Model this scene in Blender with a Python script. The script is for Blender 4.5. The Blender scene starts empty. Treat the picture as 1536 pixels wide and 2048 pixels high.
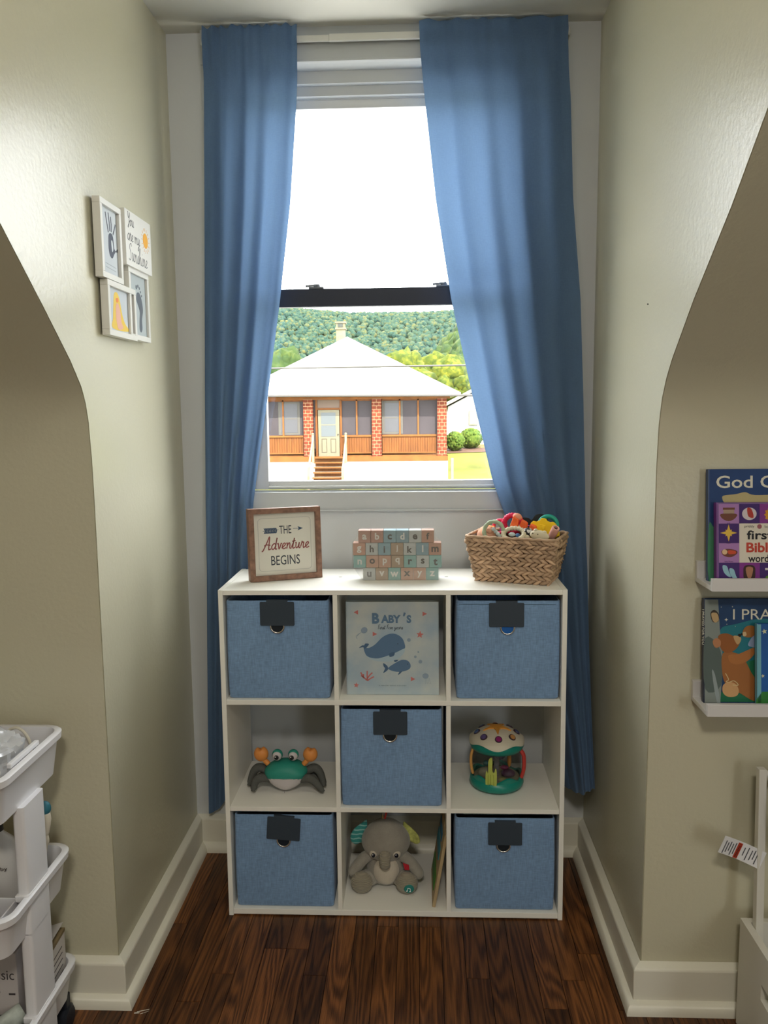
import bpy, bmesh, math, random
from mathutils import Vector, Matrix, Euler, noise
random.seed(7)
S = bpy.context.scene
COL = S.collection
PI = math.pi
# ---------------------------------------------------------------- camera
cam_d = bpy.data.cameras.new('camera')
cam = bpy.data.objects.new('camera', cam_d); COL.objects.link(cam)
cam_d.sensor_fit = 'VERTICAL'; cam_d.sensor_height = 36.0; cam_d.lens = 1669.6/2048*36.0
cam_d.clip_start = 0.05; cam_d.clip_end = 3000
yaw, pitch, roll = -0.0439, -0.1213, -0.0106
fw = Vector((math.sin(yaw)*math.cos(pitch), math.cos(yaw)*math.cos(pitch), math.sin(pitch)))
r0 = Vector((math.cos(yaw), -math.sin(yaw), 0)); u0 = r0.cross(fw)
rr = r0*math.cos(roll)+u0*math.sin(roll); uu = -r0*math.sin(roll)+u0*math.cos(roll)
mw = Matrix((rr, uu, -fw)).transposed().to_4x4(); mw.translation = Vector((0.0771, -2.1297, 1.3775))
cam.matrix_world = mw
S.camera = cam
# ---------------------------------------------------------------- world, sun, exposure
W = bpy.data.worlds.new('sky'); S.world = W; W.use_nodes = True
bg = W.node_tree.nodes['Background']; bg.inputs[0].default_value = (0.97, 0.985, 1.0, 1); bg.inputs[1].default_value = 13.5
sun_d = bpy.data.lights.new('sun', 'SUN'); sun_d.energy = 24.0; sun_d.angle = 0.01; sun_d.color = (1, .93, .8)
sun = bpy.data.objects.new('sun', sun_d); COL.objects.link(sun)
sun.rotation_euler = Vector((-0.25, 0.75, -0.85)).to_track_quat('-Z', 'Y').to_euler()
for k_, (lx, ly, sx_, sy_, rz_) in enumerate(((-.036, .47, .86, 1.3, -1), (1.9, -4.98, .7, 1.4, 1))):
    p_d = bpy.data.lights.new('window_portal', 'AREA'); p_d.shape = 'RECTANGLE'; p_d.size = sx_; p_d.size_y = sy_; p_d.cycles.is_portal = True
    p_o = bpy.data.objects.new('window_portal', p_d); COL.objects.link(p_o); p_o.location = (lx, ly, 1.72 if rz_ < 0 else 1.6); p_o.rotation_euler = (rz_*PI/2, 0, 0)
FILL_LAMP = 95.0; FILL_LAMP2 = 18.0  # glow strengths of the two added fill lamps
S.view_settings.view_transform = 'Standard'; S.view_settings.look = 'None'
S.view_settings.exposure = 0.0; S.view_settings.gamma = 1.0; S.view_settings.use_curve_mapping = False
S.cycles.use_denoising = True
S.cycles.max_bounces = 7; S.cycles.diffuse_bounces = 4; S.cycles.glossy_bounces = 3;
S.cycles.use_adaptive_sampling = True; S.cycles.adaptive_threshold = .06; S.cycles.transparent_max_bounces = 10
S.cycles.caustics_reflective = False; S.cycles.caustics_refractive = False
S.cycles.sample_clamp_indirect = 6.0
# ---------------------------------------------------------------- helpers
def lin(c):
    if isinstance(c, str):
        c = c.lstrip('#'); c = [int(c[i:i+2], 16)/255 for i in (0, 2, 4)]
        return tuple(x/12.92 if x <= .04045 else ((x+.055)/1.055)**2.4 for x in c)
    return tuple(c)
MATS = {}
def M(name, col, rough=.6, spec=.4, bump=0, bscale=60, var=0, vscale=6, stretch=None, metal=0, coat=0, sheen=0, sss=0):
    if name in MATS: return MATS[name]
    m = bpy.data.materials.new(name); m.use_nodes = True; nt = m.node_tree; N = nt.nodes; L = nt.links
    b = N['Principled BSDF']; c = lin(col)
    b.inputs['Base Color'].default_value = (*c, 1); b.inputs['Roughness'].default_value = rough
    b.inputs['Specular IOR Level'].default_value = spec; b.inputs['Metallic'].default_value = metal
    b.inputs['Coat Weight'].default_value = coat; b.inputs['Sheen Weight'].default_value = sheen
    if sss:
        b.inputs['Subsurface Weight'].default_value = sss; b.inputs['Subsurface Radius'].default_value = (.01, .006, .004)
    if var or bump:
        tc = N.new('ShaderNodeTexCoord'); mp = N.new('ShaderNodeMapping'); L.new(tc.outputs['Object'], mp.inputs[0])
        if stretch: mp.inputs['Scale'].default_value = stretch
    if var:
        n = N.new('ShaderNodeTexNoise'); n.inputs['Scale'].default_value = vscale; n.inputs['Detail'].default_value = 5
        L.new(mp.outputs[0], n.inputs[0])
        r = N.new('ShaderNodeValToRGB'); L.new(n.outputs['Fac'], r.inputs[0])
        r.color_ramp.elements[0].position = .3; r.color_ramp.elements[1].position = .7
        r.color_ramp.elements[0].color = (*[x*(1-var) for x in c], 1)
        r.color_ramp.elements[1].color = (*[min(1, x*(1+var)) for x in c], 1)
        L.new(r.outputs[0], b.inputs['Base Color'])
    if bump:
        n = N.new('ShaderNodeTexNoise'); n.inputs['Scale'].default_value = bscale; n.inputs['Detail'].default_value = 3
        L.new(mp.outputs[0], n.inputs[0])
        bp = N.new('ShaderNodeBump'); bp.inputs['Strength'].default_value = bump; bp.inputs['Distance'].default_value = .002
        L.new(n.outputs['Fac'], bp.inputs['Height']); L.new(bp.outputs[0], b.inputs['Normal'])
    MATS[name] = m; return m
def clear_mat(name, tint=(1, 1, 1), refl=.06, rough=.03, body=0.0, bodycol=(.9, .9, .9)):
    if name in MATS: return MATS[name]
    m = bpy.data.materials.new(name); m.use_nodes = True; nt = m.node_tree; N = nt.nodes; L = nt.links
    N.remove(N['Principled BSDF']); out = N['Material Output']
    t = N.new('ShaderNodeBsdfTransparent'); t.inputs[0].default_value = (*tint, 1)
    g = N.new('ShaderNodeBsdfGlossy'); g.inputs['Roughness'].default_value = rough
    mx = N.new('ShaderNodeMixShader'); mx.inputs[0].default_value = refl
    L.new(t.outputs[0], mx.inputs[1]); L.new(g.outputs[0], mx.inputs[2]); last = mx
    if body:
        d = N.new('ShaderNodeBsdfDiffuse'); d.inputs[0].default_value = (*bodycol, 1)
        m2 = N.new('ShaderNodeMixShader'); m2.inputs[0].default_value = body
        L.new(mx.outputs[0], m2.inputs[1]); L.new(d.outputs[0], m2.inputs[2]); last = m2
    L.new(last.outputs[0], out.inputs[0]); MATS[name] = m; return m
def fabric_mat(name, col, weave=900, var=.12, translucent=0, tcol=None, sheen=.2, bump=.25):
    if name in MATS: return MATS[name]
    m = bpy.data.materials.new(name); m.use_nodes = True; nt = m.node_tree; N = nt.nodes; L = nt.links
    b = N['Principled BSDF']; c = lin(col); out = N['Material Output']
    b.inputs['Roughness'].default_value = .9; b.inputs['Specular IOR Level'].default_value = .15; b.inputs['Sheen Weight'].default_value = sheen
    tc = N.new('ShaderNodeTexCoord')
    def nz(scale, st):
        mp = N.new('ShaderNodeMapping'); mp.inputs['Scale'].default_value = st; L.new(tc.outputs['Object'], mp.inputs[0])
        n = N.new('ShaderNodeTexNoise'); n.inputs['Scale'].default_value = scale; n.inputs['Detail'].default_value = 2
        L.new(mp.outputs[0], n.inputs[0]); return n
    a = nz(weave, (1, 1, .12)); d = nz(weave, (.12, .12, 1)); e = nz(9, (1, 1, 1))
    ad = N.new('ShaderNodeMath'); ad.operation = 'ADD'; L.new(a.outputs['Fac'], ad.inputs[0]); L.new(d.outputs['Fac'], ad.inputs[1])
    a2 = N.new('ShaderNodeMath'); a2.operation = 'MULTIPLY_ADD'; a2.inputs[1].default_value = .5; L.new(e.outputs['Fac'], a2.inputs[0]); L.new(ad.outputs[0], a2.inputs[2])
    r = N.new('ShaderNodeMapRange'); r.inputs[1].default_value = .85; r.inputs[2].default_value = 1.65
    r.inputs[3].default_value = 1-var; r.inputs[4].default_value = 1+var; L.new(a2.outputs[0], r.inputs[0])
    vm = N.new('ShaderNodeVectorMath'); vm.operation = 'SCALE'; vm.inputs[0].default_value = c; L.new(r.outputs[0], vm.inputs['Scale'])
    L.new(vm.outputs[0], b.inputs['Base Color'])
    bp = N.new('ShaderNodeBump'); bp.inputs['Strength'].default_value = bump; bp.inputs['Distance'].default_value = .001
    L.new(ad.outputs[0], bp.inputs['Height']); L.new(bp.outputs[0], b.inputs['Normal'])
    if translucent:
        t = N.new('ShaderNodeBsdfTranslucent'); t.inputs[0].default_value = (*lin(tcol or col), 1)
        mx = N.new('ShaderNodeMixShader'); mx.inputs[0].default_value = translucent
        L.new(b.outputs[0], mx.inputs[1]); L.new(t.outputs[0], mx.inputs[2]); L.new(mx.outputs[0], out.inputs[0])
    MATS[name] = m; return m
def emit_mat(name, col, s):
    m = bpy.data.materials.new(name); m.use_nodes = True; N = m.node_tree.nodes; b = N['Principled BSDF']
    b.inputs['Base Color'].default_value = (*lin(col), 1); b.inputs['Emission Color'].default_value = (*lin(col), 1); b.inputs['Emission Strength'].default_value = s
    return m
def sm(t): t = max(0., min(1., t)); return t*t*(3-2*t)
def lerp(a, b, t): return a+(b-a)*t
def key(tab, z):
    """smooth-linear lookup in [(z, v...), ...] sorted by z ascending"""
    if z <= tab[0][0]: return tab[0][1:]
    for a, b in zip(tab, tab[1:]):
        if z <= b[0]:
            t = (z-a[0])/(b[0]-a[0]); return tuple(lerp(p, q, t) for p, q in zip(a[1:], b[1:]))
    return tab[-1][1:]
class MB:
    def __init__(s): s.v = []; s.f = []
    def add(s, vs, fs):
        o = len(s.v); s.v += [tuple(x) for x in vs]; s.f += [tuple(i+o for i in f) for f in fs]; return s
    def box(s, x0, x1, y0, y1, z0, z1):
        return s.add([(x0, y0, z0), (x1, y0, z0), (x1, y1, z0), (x0, y1, z0), (x0, y0, z1), (x1, y0, z1), (x1, y1, z1), (x0, y1, z1)],
                     [(3, 2, 1, 0), (4, 5, 6, 7), (0, 1, 5, 4), (1, 2, 6, 5), (2, 3, 7, 6), (3, 0, 4, 7)])
    def prism(s, pts, f0, f1):
        """pts 2D ccw; f0/f1 map a 2D point to 3D for the two caps"""
        n = len(pts); vs = [f0(p) for p in pts]+[f1(p) for p in pts]
        fs = [tuple(range(n-1, -1, -1)), tuple(range(n, 2*n))]+[(i, (i+1) % n, n+(i+1) % n, n+i) for i in range(n)]
        return s.add(vs, fs)
    def plate(s, pts, y, th=.0004):
        """flat outline in x-z, front face at y-th"""
        return s.prism(pts, lambda p: (p[0], y, p[1]), lambda p: (p[0], y-th, p[1]))
    def slab(s, pts, z0, z1): return s.prism(pts, lambda p: (p[0], p[1], z0), lambda p: (p[0], p[1], z1))
    def grid(s, fn, nu, nv, cu=False, cv=False):
        vs = [fn(i/(nu if cu else nu-1), j/(nv if cv else nv-1)) for j in range(nv) for i in range(nu)]
        fs = [(j*nu+i, j*nu+(i+1) % nu, ((j+1) % nv)*nu+(i+1) % nu, ((j+1) % nv)*nu+i)
              for j in range(nv if cv else nv-1) for i in range(nu if cu else nu-1)]
        return s.add(vs, fs)
    def ell(s, c, r, nu=20, nv=12, rot=None, fn=None):
        c = Vector(c); R = Euler(rot).to_matrix() if rot else None
        if not hasattr(r, '__len__'): r = (r, r, r)
        vs = []
        def put(d):
            p = Vector((d.x*r[0], d.y*r[1], d.z*r[2]))
            if fn: p = fn(p, d)
            if R: p = R @ p
            vs.append(c+p)
        put(Vector((0, 0, -1)))
        for j in range(1, nv):
            a = -PI/2+PI*j/nv
            for i in range(nu):
                t = 2*PI*i/nu; put(Vector((math.cos(a)*math.cos(t), math.cos(a)*math.sin(t), math.sin(a))))
        put(Vector((0, 0, 1))); T = len(vs)-1
        fs = [(0, 1+(i+1) % nu, 1+i) for i in range(nu)]
        for j in range(nv-2):
            for i in range(nu):
                a = 1+j*nu+i; b = 1+j*nu+(i+1) % nu; fs.append((a, b, b+nu, a+nu))
        o = 1+(nv-2)*nu; fs += [(o+i, o+(i+1) % nu, T) for i in range(nu)]
        return s.add(vs, fs)
    def lathe(s, prof, n=32, c=(0, 0, 0), fn=None):
        def g(u, v):
            k = min(len(prof)-1, int(round(v*(len(prof)-1)))); r, z = prof[k]; t = 2*PI*u
            if fn: r, z = fn(r, z, t)
            return (c[0]+r*math.cos(t), c[1]+r*math.sin(t), c[2]+z)
        return s.grid(g, n, len(prof), cu=True)
    def tube(s, path, r, n=8, closed=False, caps=True, flat=1.0):
        P = [Vector(p) for p in path]; K = len(P); rad = r if hasattr(r, '__len__') else [r]*K
        up = None; vs = []
        for k in range(K):
            a = P[(k-1) % K] if (closed or k > 0) else P[k]; b = P[(k+1) % K] if (closed or k < K-1) else P[k]
            t = (b-a).normalized()
            if up is None: up = t.orthogonal().normalized()
            up = (up-t*up.dot(t)).normalized(); sd = t.cross(up)
            for i in range(n):
                th = 2*PI*i/n; vs.append(P[k]+(up*math.cos(th)+sd*math.sin(th)*flat)*rad[k])
        fs = [(k*n+i, k*n+(i+1) % n, ((k+1) % K)*n+(i+1) % n, ((k+1) % K)*n+i) for k in range(K if closed else K-1) for i in range(n)]
        if not closed and caps: fs += [tuple(range(n-1, -1, -1)), tuple(range((K-1)*n, K*n))]
        return s.add(vs, fs)
    def sweep(s, path, prof, closed_prof=True):
        """path: xy points with normals to the room on the left side; prof: (offset, z)"""
        P = [Vector((p[0], p[1])) for p in path]; K = len(P); n = len(prof); vs = []
        nr = []
        for a, b in zip(P, P[1:]):
            d = (b-a).normalized(); nr.append(Vector((-d.y, d.x)))
        for k in range(K):
            if k == 0: m = nr[0]
            elif k == K-1: m = nr[-1]
            else:
                m = (nr[k-1]+nr[k]).normalized(); m = m/max(.3, m.dot(nr[k]))
            for o, z in prof: vs.append((P[k].x+m.x*o, P[k].y+m.y*o, z))
        fs = [(k*n+i, k*n+(i+1) % n, (k+1)*n+(i+1) % n, (k+1)*n+i) for k in range(K-1) for i in range(n)]
        fs += [tuple(range(n-1, -1, -1)), tuple(range((K-1)*n, K*n))]
        return s.add(vs, fs)
    def xf(s, mtx):
        s.v = [tuple(mtx @ Vector(p)) for p in s.v]; return s
    def mesh(s, name, mat, smooth=None):
        me = bpy.data.meshes.new(name); me.from_pydata(s.v, [], s.f); me.validate()
        bm = bmesh.new(); bm.from_mesh(me); bmesh.ops.recalc_face_normals(bm, faces=bm.faces); bm.to_mesh(me); bm.free()
        if mat: me.materials.append(mat)
        if smooth:
            me.polygons.foreach_set('use_smooth', [True]*len(me.polygons)); me.set_sharp_from_angle(angle=math.radians(smooth))
        me.update(); return me
    def build(s, name, mat, parent=None, smooth=None, bevel=0, seg=2, loc=None, rot=None):
        o = bpy.data.objects.new(name, s.mesh(name, mat, smooth)); COL.objects.link(o)
        if parent: o.parent = parent
        if loc: o.location = loc
        if rot: o.rotation_euler = rot
        if bevel:
            md = o.modifiers.new('bevel', 'BEVEL'); md.width = bevel; md.segments = seg; md.limit_method = 'ANGLE'; md.angle_limit = math.radians(40)
            md.harden_normals = False
        return o
def box(x0, x1, y0, y1, z0, z1): return MB().box(x0, x1, y0, y1, z0, z1)
def tag(o, label=None, cat=None, group=None, kind=None):
    if label: o['label'] = label
    if cat: o['category'] = cat
    if group: o['group'] = group
    if kind: o['kind'] = kind
    return o
def thing(name, label, cat, loc=(0, 0, 0), rot=(0, 0, 0), group=None):
    o = bpy.data.objects.new(name, None); COL.objects.link(o); o.empty_display_size = .05
    o.location = loc; o.rotation_euler = rot if hasattr(rot, '__len__') else (0, 0, rot)
    return tag(o, label, cat, group)
def struct(o): o['kind'] = 'structure'; return o
def circ(cx, cz, r, rz=None, n=24, a0=0, a1=2*PI, rot=0):
    rz = rz or r; out = []
    full = abs(a1-a0-2*PI) < 1e-6
    for i in range(n if full else n+1):
        t = a0+(a1-a0)*i/n; x = r*math.cos(t); z = rz*math.sin(t)
        out.append((cx+x*math.cos(rot)-z*math.sin(rot), cz+x*math.sin(rot)+z*math.cos(rot)))
    return out
def rect(x0, x1, z0, z1): return [(x0, z0), (x1, z0), (x1, z1), (x0, z1)]
def rrect(x0, x1, z0, z1, r, n=4):
    out = []
    for cx, cz, a in ((x1-r, z0+r, -PI/2), (x1-r, z1-r, 0), (x0+r, z1-r, PI/2), (x0+r, z0+r, PI)):
        for i in range(n+1): t = a+PI/2*i/n; out.append((cx+r*math.cos(t), cz+r*math.sin(t)))
    return out
def star(cx, cz, R, r, n=5, rot=PI/2):
    return [(cx+(R if i % 2 == 0 else r)*math.cos(rot+PI*i/n), cz+(R if i % 2 == 0 else r)*math.sin(rot+PI*i/n)) for i in range(2*n)]
def spline(pts, k=8, closed=False):
    """Catmull-Rom through the points"""
    P = [Vector(p) for p in pts]; n = len(P); out = []
    for i in range(n if closed else n-1):
        a = P[(i-1) % n] if (closed or i) else P[0]; b = P[i]; c = P[(i+1) % n]; d = P[(i+2) % n] if (closed or i < n-2) else P[-1]
        for j in range(k):
            t = j/k; out.append(tuple(.5*((2*b)+(c-a)*t+(2*a-5*b+4*c-d)*t*t+(3*b-a-3*c+d)*t**3)))
    if not closed: out.append(tuple(P[-1]))
    return out
def ribbon(mb, pts, w, y, th=.0003):
    P = [Vector(p) for p in pts]; L_, R_ = [], []
    for i, p in enumerate(P):
        a = P[max(0, i-1)]; b = P[min(len(P)-1, i+1)]; d = (b-a)
        d = d.normalized() if d.length > 1e-9 else Vector((1, 0)); nn = Vector((-d.y, d.x))*w/2
        L_.append(p+nn); R_.append(p-nn)
    n = len(P); vs = [(q.x, y, q.y) for q in L_+R_]+[(q.x, y-th, q.y) for q in L_+R_]
    fs = []
    for i in range(n-1):
        fs += [(2*n+i, 2*n+i+1, 3*n+i+1, 3*n+i), (i, i+1, 2*n+i+1, 2*n+i), (n+i, 3*n+i, 3*n+i+1, n+i+1)]
    return mb.add(vs, fs)
def text_mb(body, cx, cz, w=None, h=None, y=0, th=.0003, bold=0, rot=0, shear=0, mb=None):
    """upright print in the x-z plane, centred on (cx, cz)"""
    cu = bpy.data.curves.new('t', 'FONT'); cu.body = body; cu.size = 1; cu.offset = bold; cu.shear = shear; cu.resolution_u = 3
    ob = bpy.data.objects.new('t', cu); COL.objects.link(ob); dg = bpy.context.evaluated_depsgraph_get()
    me = bpy.data.meshes.new_from_object(ob.evaluated_get(dg))
    V = [v.co.copy() for v in me.vertices]; F = [tuple(p.vertices) for p in me.polygons]
    bpy.data.objects.remove(ob); bpy.data.curves.remove(cu); bpy.data.meshes.remove(me)
    x0 = min(v.x for v in V); x1 = max(v.x for v in V); z0 = min(v.y for v in V); z1 = max(v.y for v in V)
    sx = w/(x1-x0) if w else None; sz = h/(z1-z0) if h else None; sx = sx or sz; sz = sz or sx
    out = []
    for v in V:
        a = (v.x-(x0+x1)/2)*sx; b = (v.y-(z0+z1)/2)*sz
        out.append((cx+a*math.cos(rot)-b*math.sin(rot), y-th, cz+a*math.sin(rot)+b*math.cos(rot)))
    mb = mb or MB(); return mb.add(out, F)
GL = {
 'a': (1.0, [[(.75, .85), (.45, 1), (.1, .6), (.15, .12), (.42, .03), (.7, .45), (.78, 1)], [(.78, 1), (.74, .3), (.86, 0), (1.0, .12)]]),
 'd': (1.05, [[(.75, .85), (.45, 1), (.1, .6), (.15, .12), (.42, .03), (.72, .5), (.88, 2.0)], [(.88, 2.0), (.76, .3), (.88, 0), (1.05, .12)]]),
 'e': (.8, [[(0, .12), (.35, .42), (.62, .8), (.42, 1), (.14, .68), (.14, .22), (.42, 0), (.8, .2)]]),
 'v': (.85, [[(0, .85), (.14, 1), (.28, .4), (.4, 0), (.58, .5), (.68, .98), (.85, .88)]]),
 'n': (1.0, [[(0, .85), (.12, 1), (.17, .5), (.15, 0)], [(.16, .4), (.4, .92), (.58, .95), (.66, .6), (.68, .15), (.8, 0), (1, .14)]]),
 'm': (1.5, [[(0, .85), (.12, 1), (.17, .5), (.15, 0)], [(.16, .4), (.38, .92), (.55, .92), (.6, .5), (.6, 0)], [(.6, .4), (.85, .92), (1.05, .95), (1.12, .5), (1.15, .1), (1.28, 0), (1.5, .14)]]),
 't': (.65, [[(0, .2), (.3, 1.2), (.36, 1.8), (.27, 1), (.22, .25), (.36, 0), (.65, .16)], [(0, 1.22), (.62, 1.32)]]),
 'u': (1.0, [[(0, .85), (.12, 1), (.13, .3), (.3, .02), (.55, .3), (.7, 1)], [(.7, 1), (.68, .28), (.8, 0), (1, .14)]]),
 'r': (.8, [[(0, .2), (.15, .8), (.2, 1.15), (.3, .92), (.52, .96), (.48, .4), (.58, 0), (.8, .14)]]),
 'i': (.55, [[(0, .2), (.2, 1), (.18, .28), (.33, 0), (.55, .14)], [(.24, 1.42), (.27, 1.5)]]),
 's': (.7, [[(0, .12), (.36, 1.02), (.42, .75), (.5, .35), (.34, 0), (.08, .1)], [(.34, 0), (.5, .03), (.7, .16)]]),
 'y': (1.0, [[(0, .85), (.12, 1), (.13, .35), (.32, .05), (.56, .4), (.7, 1)], [(.7, 1), (.64, 0), (.48, -.75), (.22, -.85), (.3, -.4), (1, .14)]]),
 'o': (.95, [[(.42, 1), (.12, .7), (.12, .2), (.4, 0), (.68, .4), (.58, .9), (.42, 1), (.66, .85), (.95, .92)]]),
 'h': (1.0, [[(0, .2), (.28, 1.5), (.32, 2.05), (.18, 1.9), (.14, 1), (.12, 0)], [(.14, .4), (.38, .94), (.56, .9), (.62, .3), (.75, 0), (1, .14)]]),
 'A': (1.3, [[(-.35, -.25), (-.1, -.1), (.45, 1.3), (.78, 2.25), (.84, 1.2), (.86, .1), (1.0, 0), (1.3, .14)], [(.0, .65), (.4, .85), (1.1, .75)]]),
 'F': (1.0, [[(.25, 0), (.35, 1.1), (.45, 2.0)], [(.05, 1.9), (.5, 2.1), (1.05, 2.05)], [(.12, 1.05), (.8, 1.12)]]),
 'Y': (1.15, [[(0, 1.95), (.14, 2.1), (.2, 1.4), (.45, 1.15), (.75, 1.6), (.92, 2.1)], [(.92, 2.1), (.78, .8), (.55, -.3), (.25, -.4), (.4, -.05), (1.15, .8)]]),
 'S': (1.1, [[(.9, 1.75), (.7, 2.1), (.32, 1.9), (.32, 1.4), (.7, .9), (.76, .3), (.4, 0), (.08, .2)]]),
 ' ': (.55, []),
}
def script_mb(body, cx, cz, w, y, lw, slant=.15, squash=1.0, mb=None):
    """joined-up handwriting as thin raised ribbons, total width w, centred on (cx, cz) at x-height middle"""
    adv = sum(GL[c][0] for c in body); k = w/adv; x = cx-w/2; mb = mb or MB()
    for c in body:
        a, st = GL[c]
        for s_ in st:
            pts = [(x+(p[0]+slant*p[1])*k, cz+(p[1]-.5)*k*squash) for p in s_]
            ribbon(mb, spline(pts, 6) if len(pts) > 2 else pts, lw, y)
        x += a*k
    return mb
# common materials
WHITE = M('white_laminate', '#f1efe7', .45, .4, bump=.05, bscale=300)
TRIM = M('trim_paint', '#e2dfd0', .4, .5, bump=.12, bscale=25)
WALL = M('wall_paint', '#c6c2aa', .33, .55, bump=.3, bscale=95, var=.015, vscale=2)
WALLW = M('window_wall_paint', '#cbced0', .45, .4, bump=.1, bscale=130)  # window wall base colour, a cooler grey than the other walls
WTRIM = M('window_trim_paint', '#bfc3c6', .4, .45)  # white window trim greyed: its backlit shade is put into the colour
CEIL = M('ceiling_paint', '#d9d8d0', .6, .3)
BLACKP = M('black_plastic', '#15171a', .5, .4)
METAL = M('nickel', '#d8d6d0', .25, .5, metal=1)
def flat_mat(name, col, rough=.55): return M('print_'+name, col, rough, .3)
# ================================================================ room shell
XL0, XL1, XR0, XR1 = -.6356, -.6387, .578, .5864
ZC = 2.444; YW = .359
def xl(z): return lerp(XL0, XL1, z/ZC)
def xr(z): return lerp(XR0, XR1, z/ZC)
PL = [(-.337, -.05), (-.337, 1.20), (-.339, 1.28), (-.346, 1.358), (-.357, 1.40), (-.375, 1.434), (-.424, 1.486), (-.533, 1.579), (-.685, 1.704), (-.838, 1.826), (-1.62, 2.46)]
PR = [(-.322, -.05), (-.320, 1.18), (-.320, 1.25), (-.328, 1.342), (-.345, 1.396), (-.37, 1.435), (-.404, 1.472), (-.527, 1.574), (-.701, 1.700), (-.838, 1.813), (-1.63, 2.46)]
def cheek(name, prof, fx, sgn):
    pts = [(YW+.12, -.05)]+prof+[(YW+.12, 2.46)]
    return struct(MB().prism(pts, lambda p: (fx(p[1]), p[0], p[1]), lambda p: (fx(p[1])+sgn*.06, p[0]+.06, p[1])).build(name, WALL))
cheek('wall_cheek_left', PL, xl, -1); cheek('wall_cheek_right', PR, xr, 1)
def knee(name, prof, xa, fx):
    off = [(y+.1, z) for y, z in prof]
    pts = prof+off[::-1]
    return struct(MB().prism(pts, lambda p: (xa, p[0], p[1]), lambda p: (fx(p[1]), p[0], p[1])).build(name, WALL, smooth=30))
knee('wall_knee_left', PL, -2.62, lambda z: xl(z)-.002); knee('wall_knee_right', PR, 2.62, lambda z: xr(z)+.002)
# far wall behind the photographer; its unseen window is added to let in fill light
BY = -4.9; BX = [(1.6, 2.2)]; BZ0, BZ1 = .92, 2.26
wb_ = MB(); wb_.box(-2.7, 2.7, BY-.1, BY, -.05, BZ0); wb_.box(-2.7, 2.7, BY-.1, BY, BZ1, 2.5); wb_.box(-2.7, 1.6, BY-.1, BY, BZ0, BZ1); wb_.box(2.2, 2.7, BY-.1, BY, BZ0, BZ1)
struct(wb_.build('wall_back', WALL))
for k_, (a_, b_) in enumerate(BX):
    o_ = struct(MB().box(a_, b_, BY-.07, BY-.03, BZ0, BZ0+.04).build('window_%d' % (k_+2), TRIM))
    for q_ in ((a_, b_, BZ1-.04, BZ1), (a_, a_+.04, BZ0+.04, BZ1-.04), (b_-.04, b_, BZ0+.04, BZ1-.04), (a_+.04, b_-.04, 1.57, 1.61)): box(q_[0], q_[1], BY-.07, BY-.03, q_[2], q_[3]).build('window_frame', TRIM, o_)
    box(a_+.04, b_-.04, BY-.052, BY-.048, BZ0+.04, BZ1-.04).build('pane', clear_mat('window_glass', (.97, .98, .98), .05, .0), o_)
struct(box(-2.72, -2.6, -5.1, .1, -.05, 2.6).build('wall_left', WALL)); struct(box(2.6, 2.72, -5.1, .1, -.05, 2.6).build('wall_right', WALL))
struct(box(-2.7, 2.7, -5.05, -1.55, ZC, ZC+.1).build('ceiling', CEIL))
struct(box(-.75, .7, -1.56, YW+.12, ZC, ZC+.1).build('ceiling_dormer', CEIL))
# window wall with an opening
OX0, OX1, OZ0, OZ1 = -.456, .384, 1.09, 2.352
ww = MB(); ww.box(-.72, OX0, YW, .47, -.05, 2.5); ww.box(OX1, .68, YW, .47, -.05, 2.5); ww.box(OX0, OX1, YW, .47, -.05, OZ0); ww.box(OX0, OX1, YW, .47, OZ1, 2.5)
struct(ww.build('wall_window', WALLW))
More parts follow.
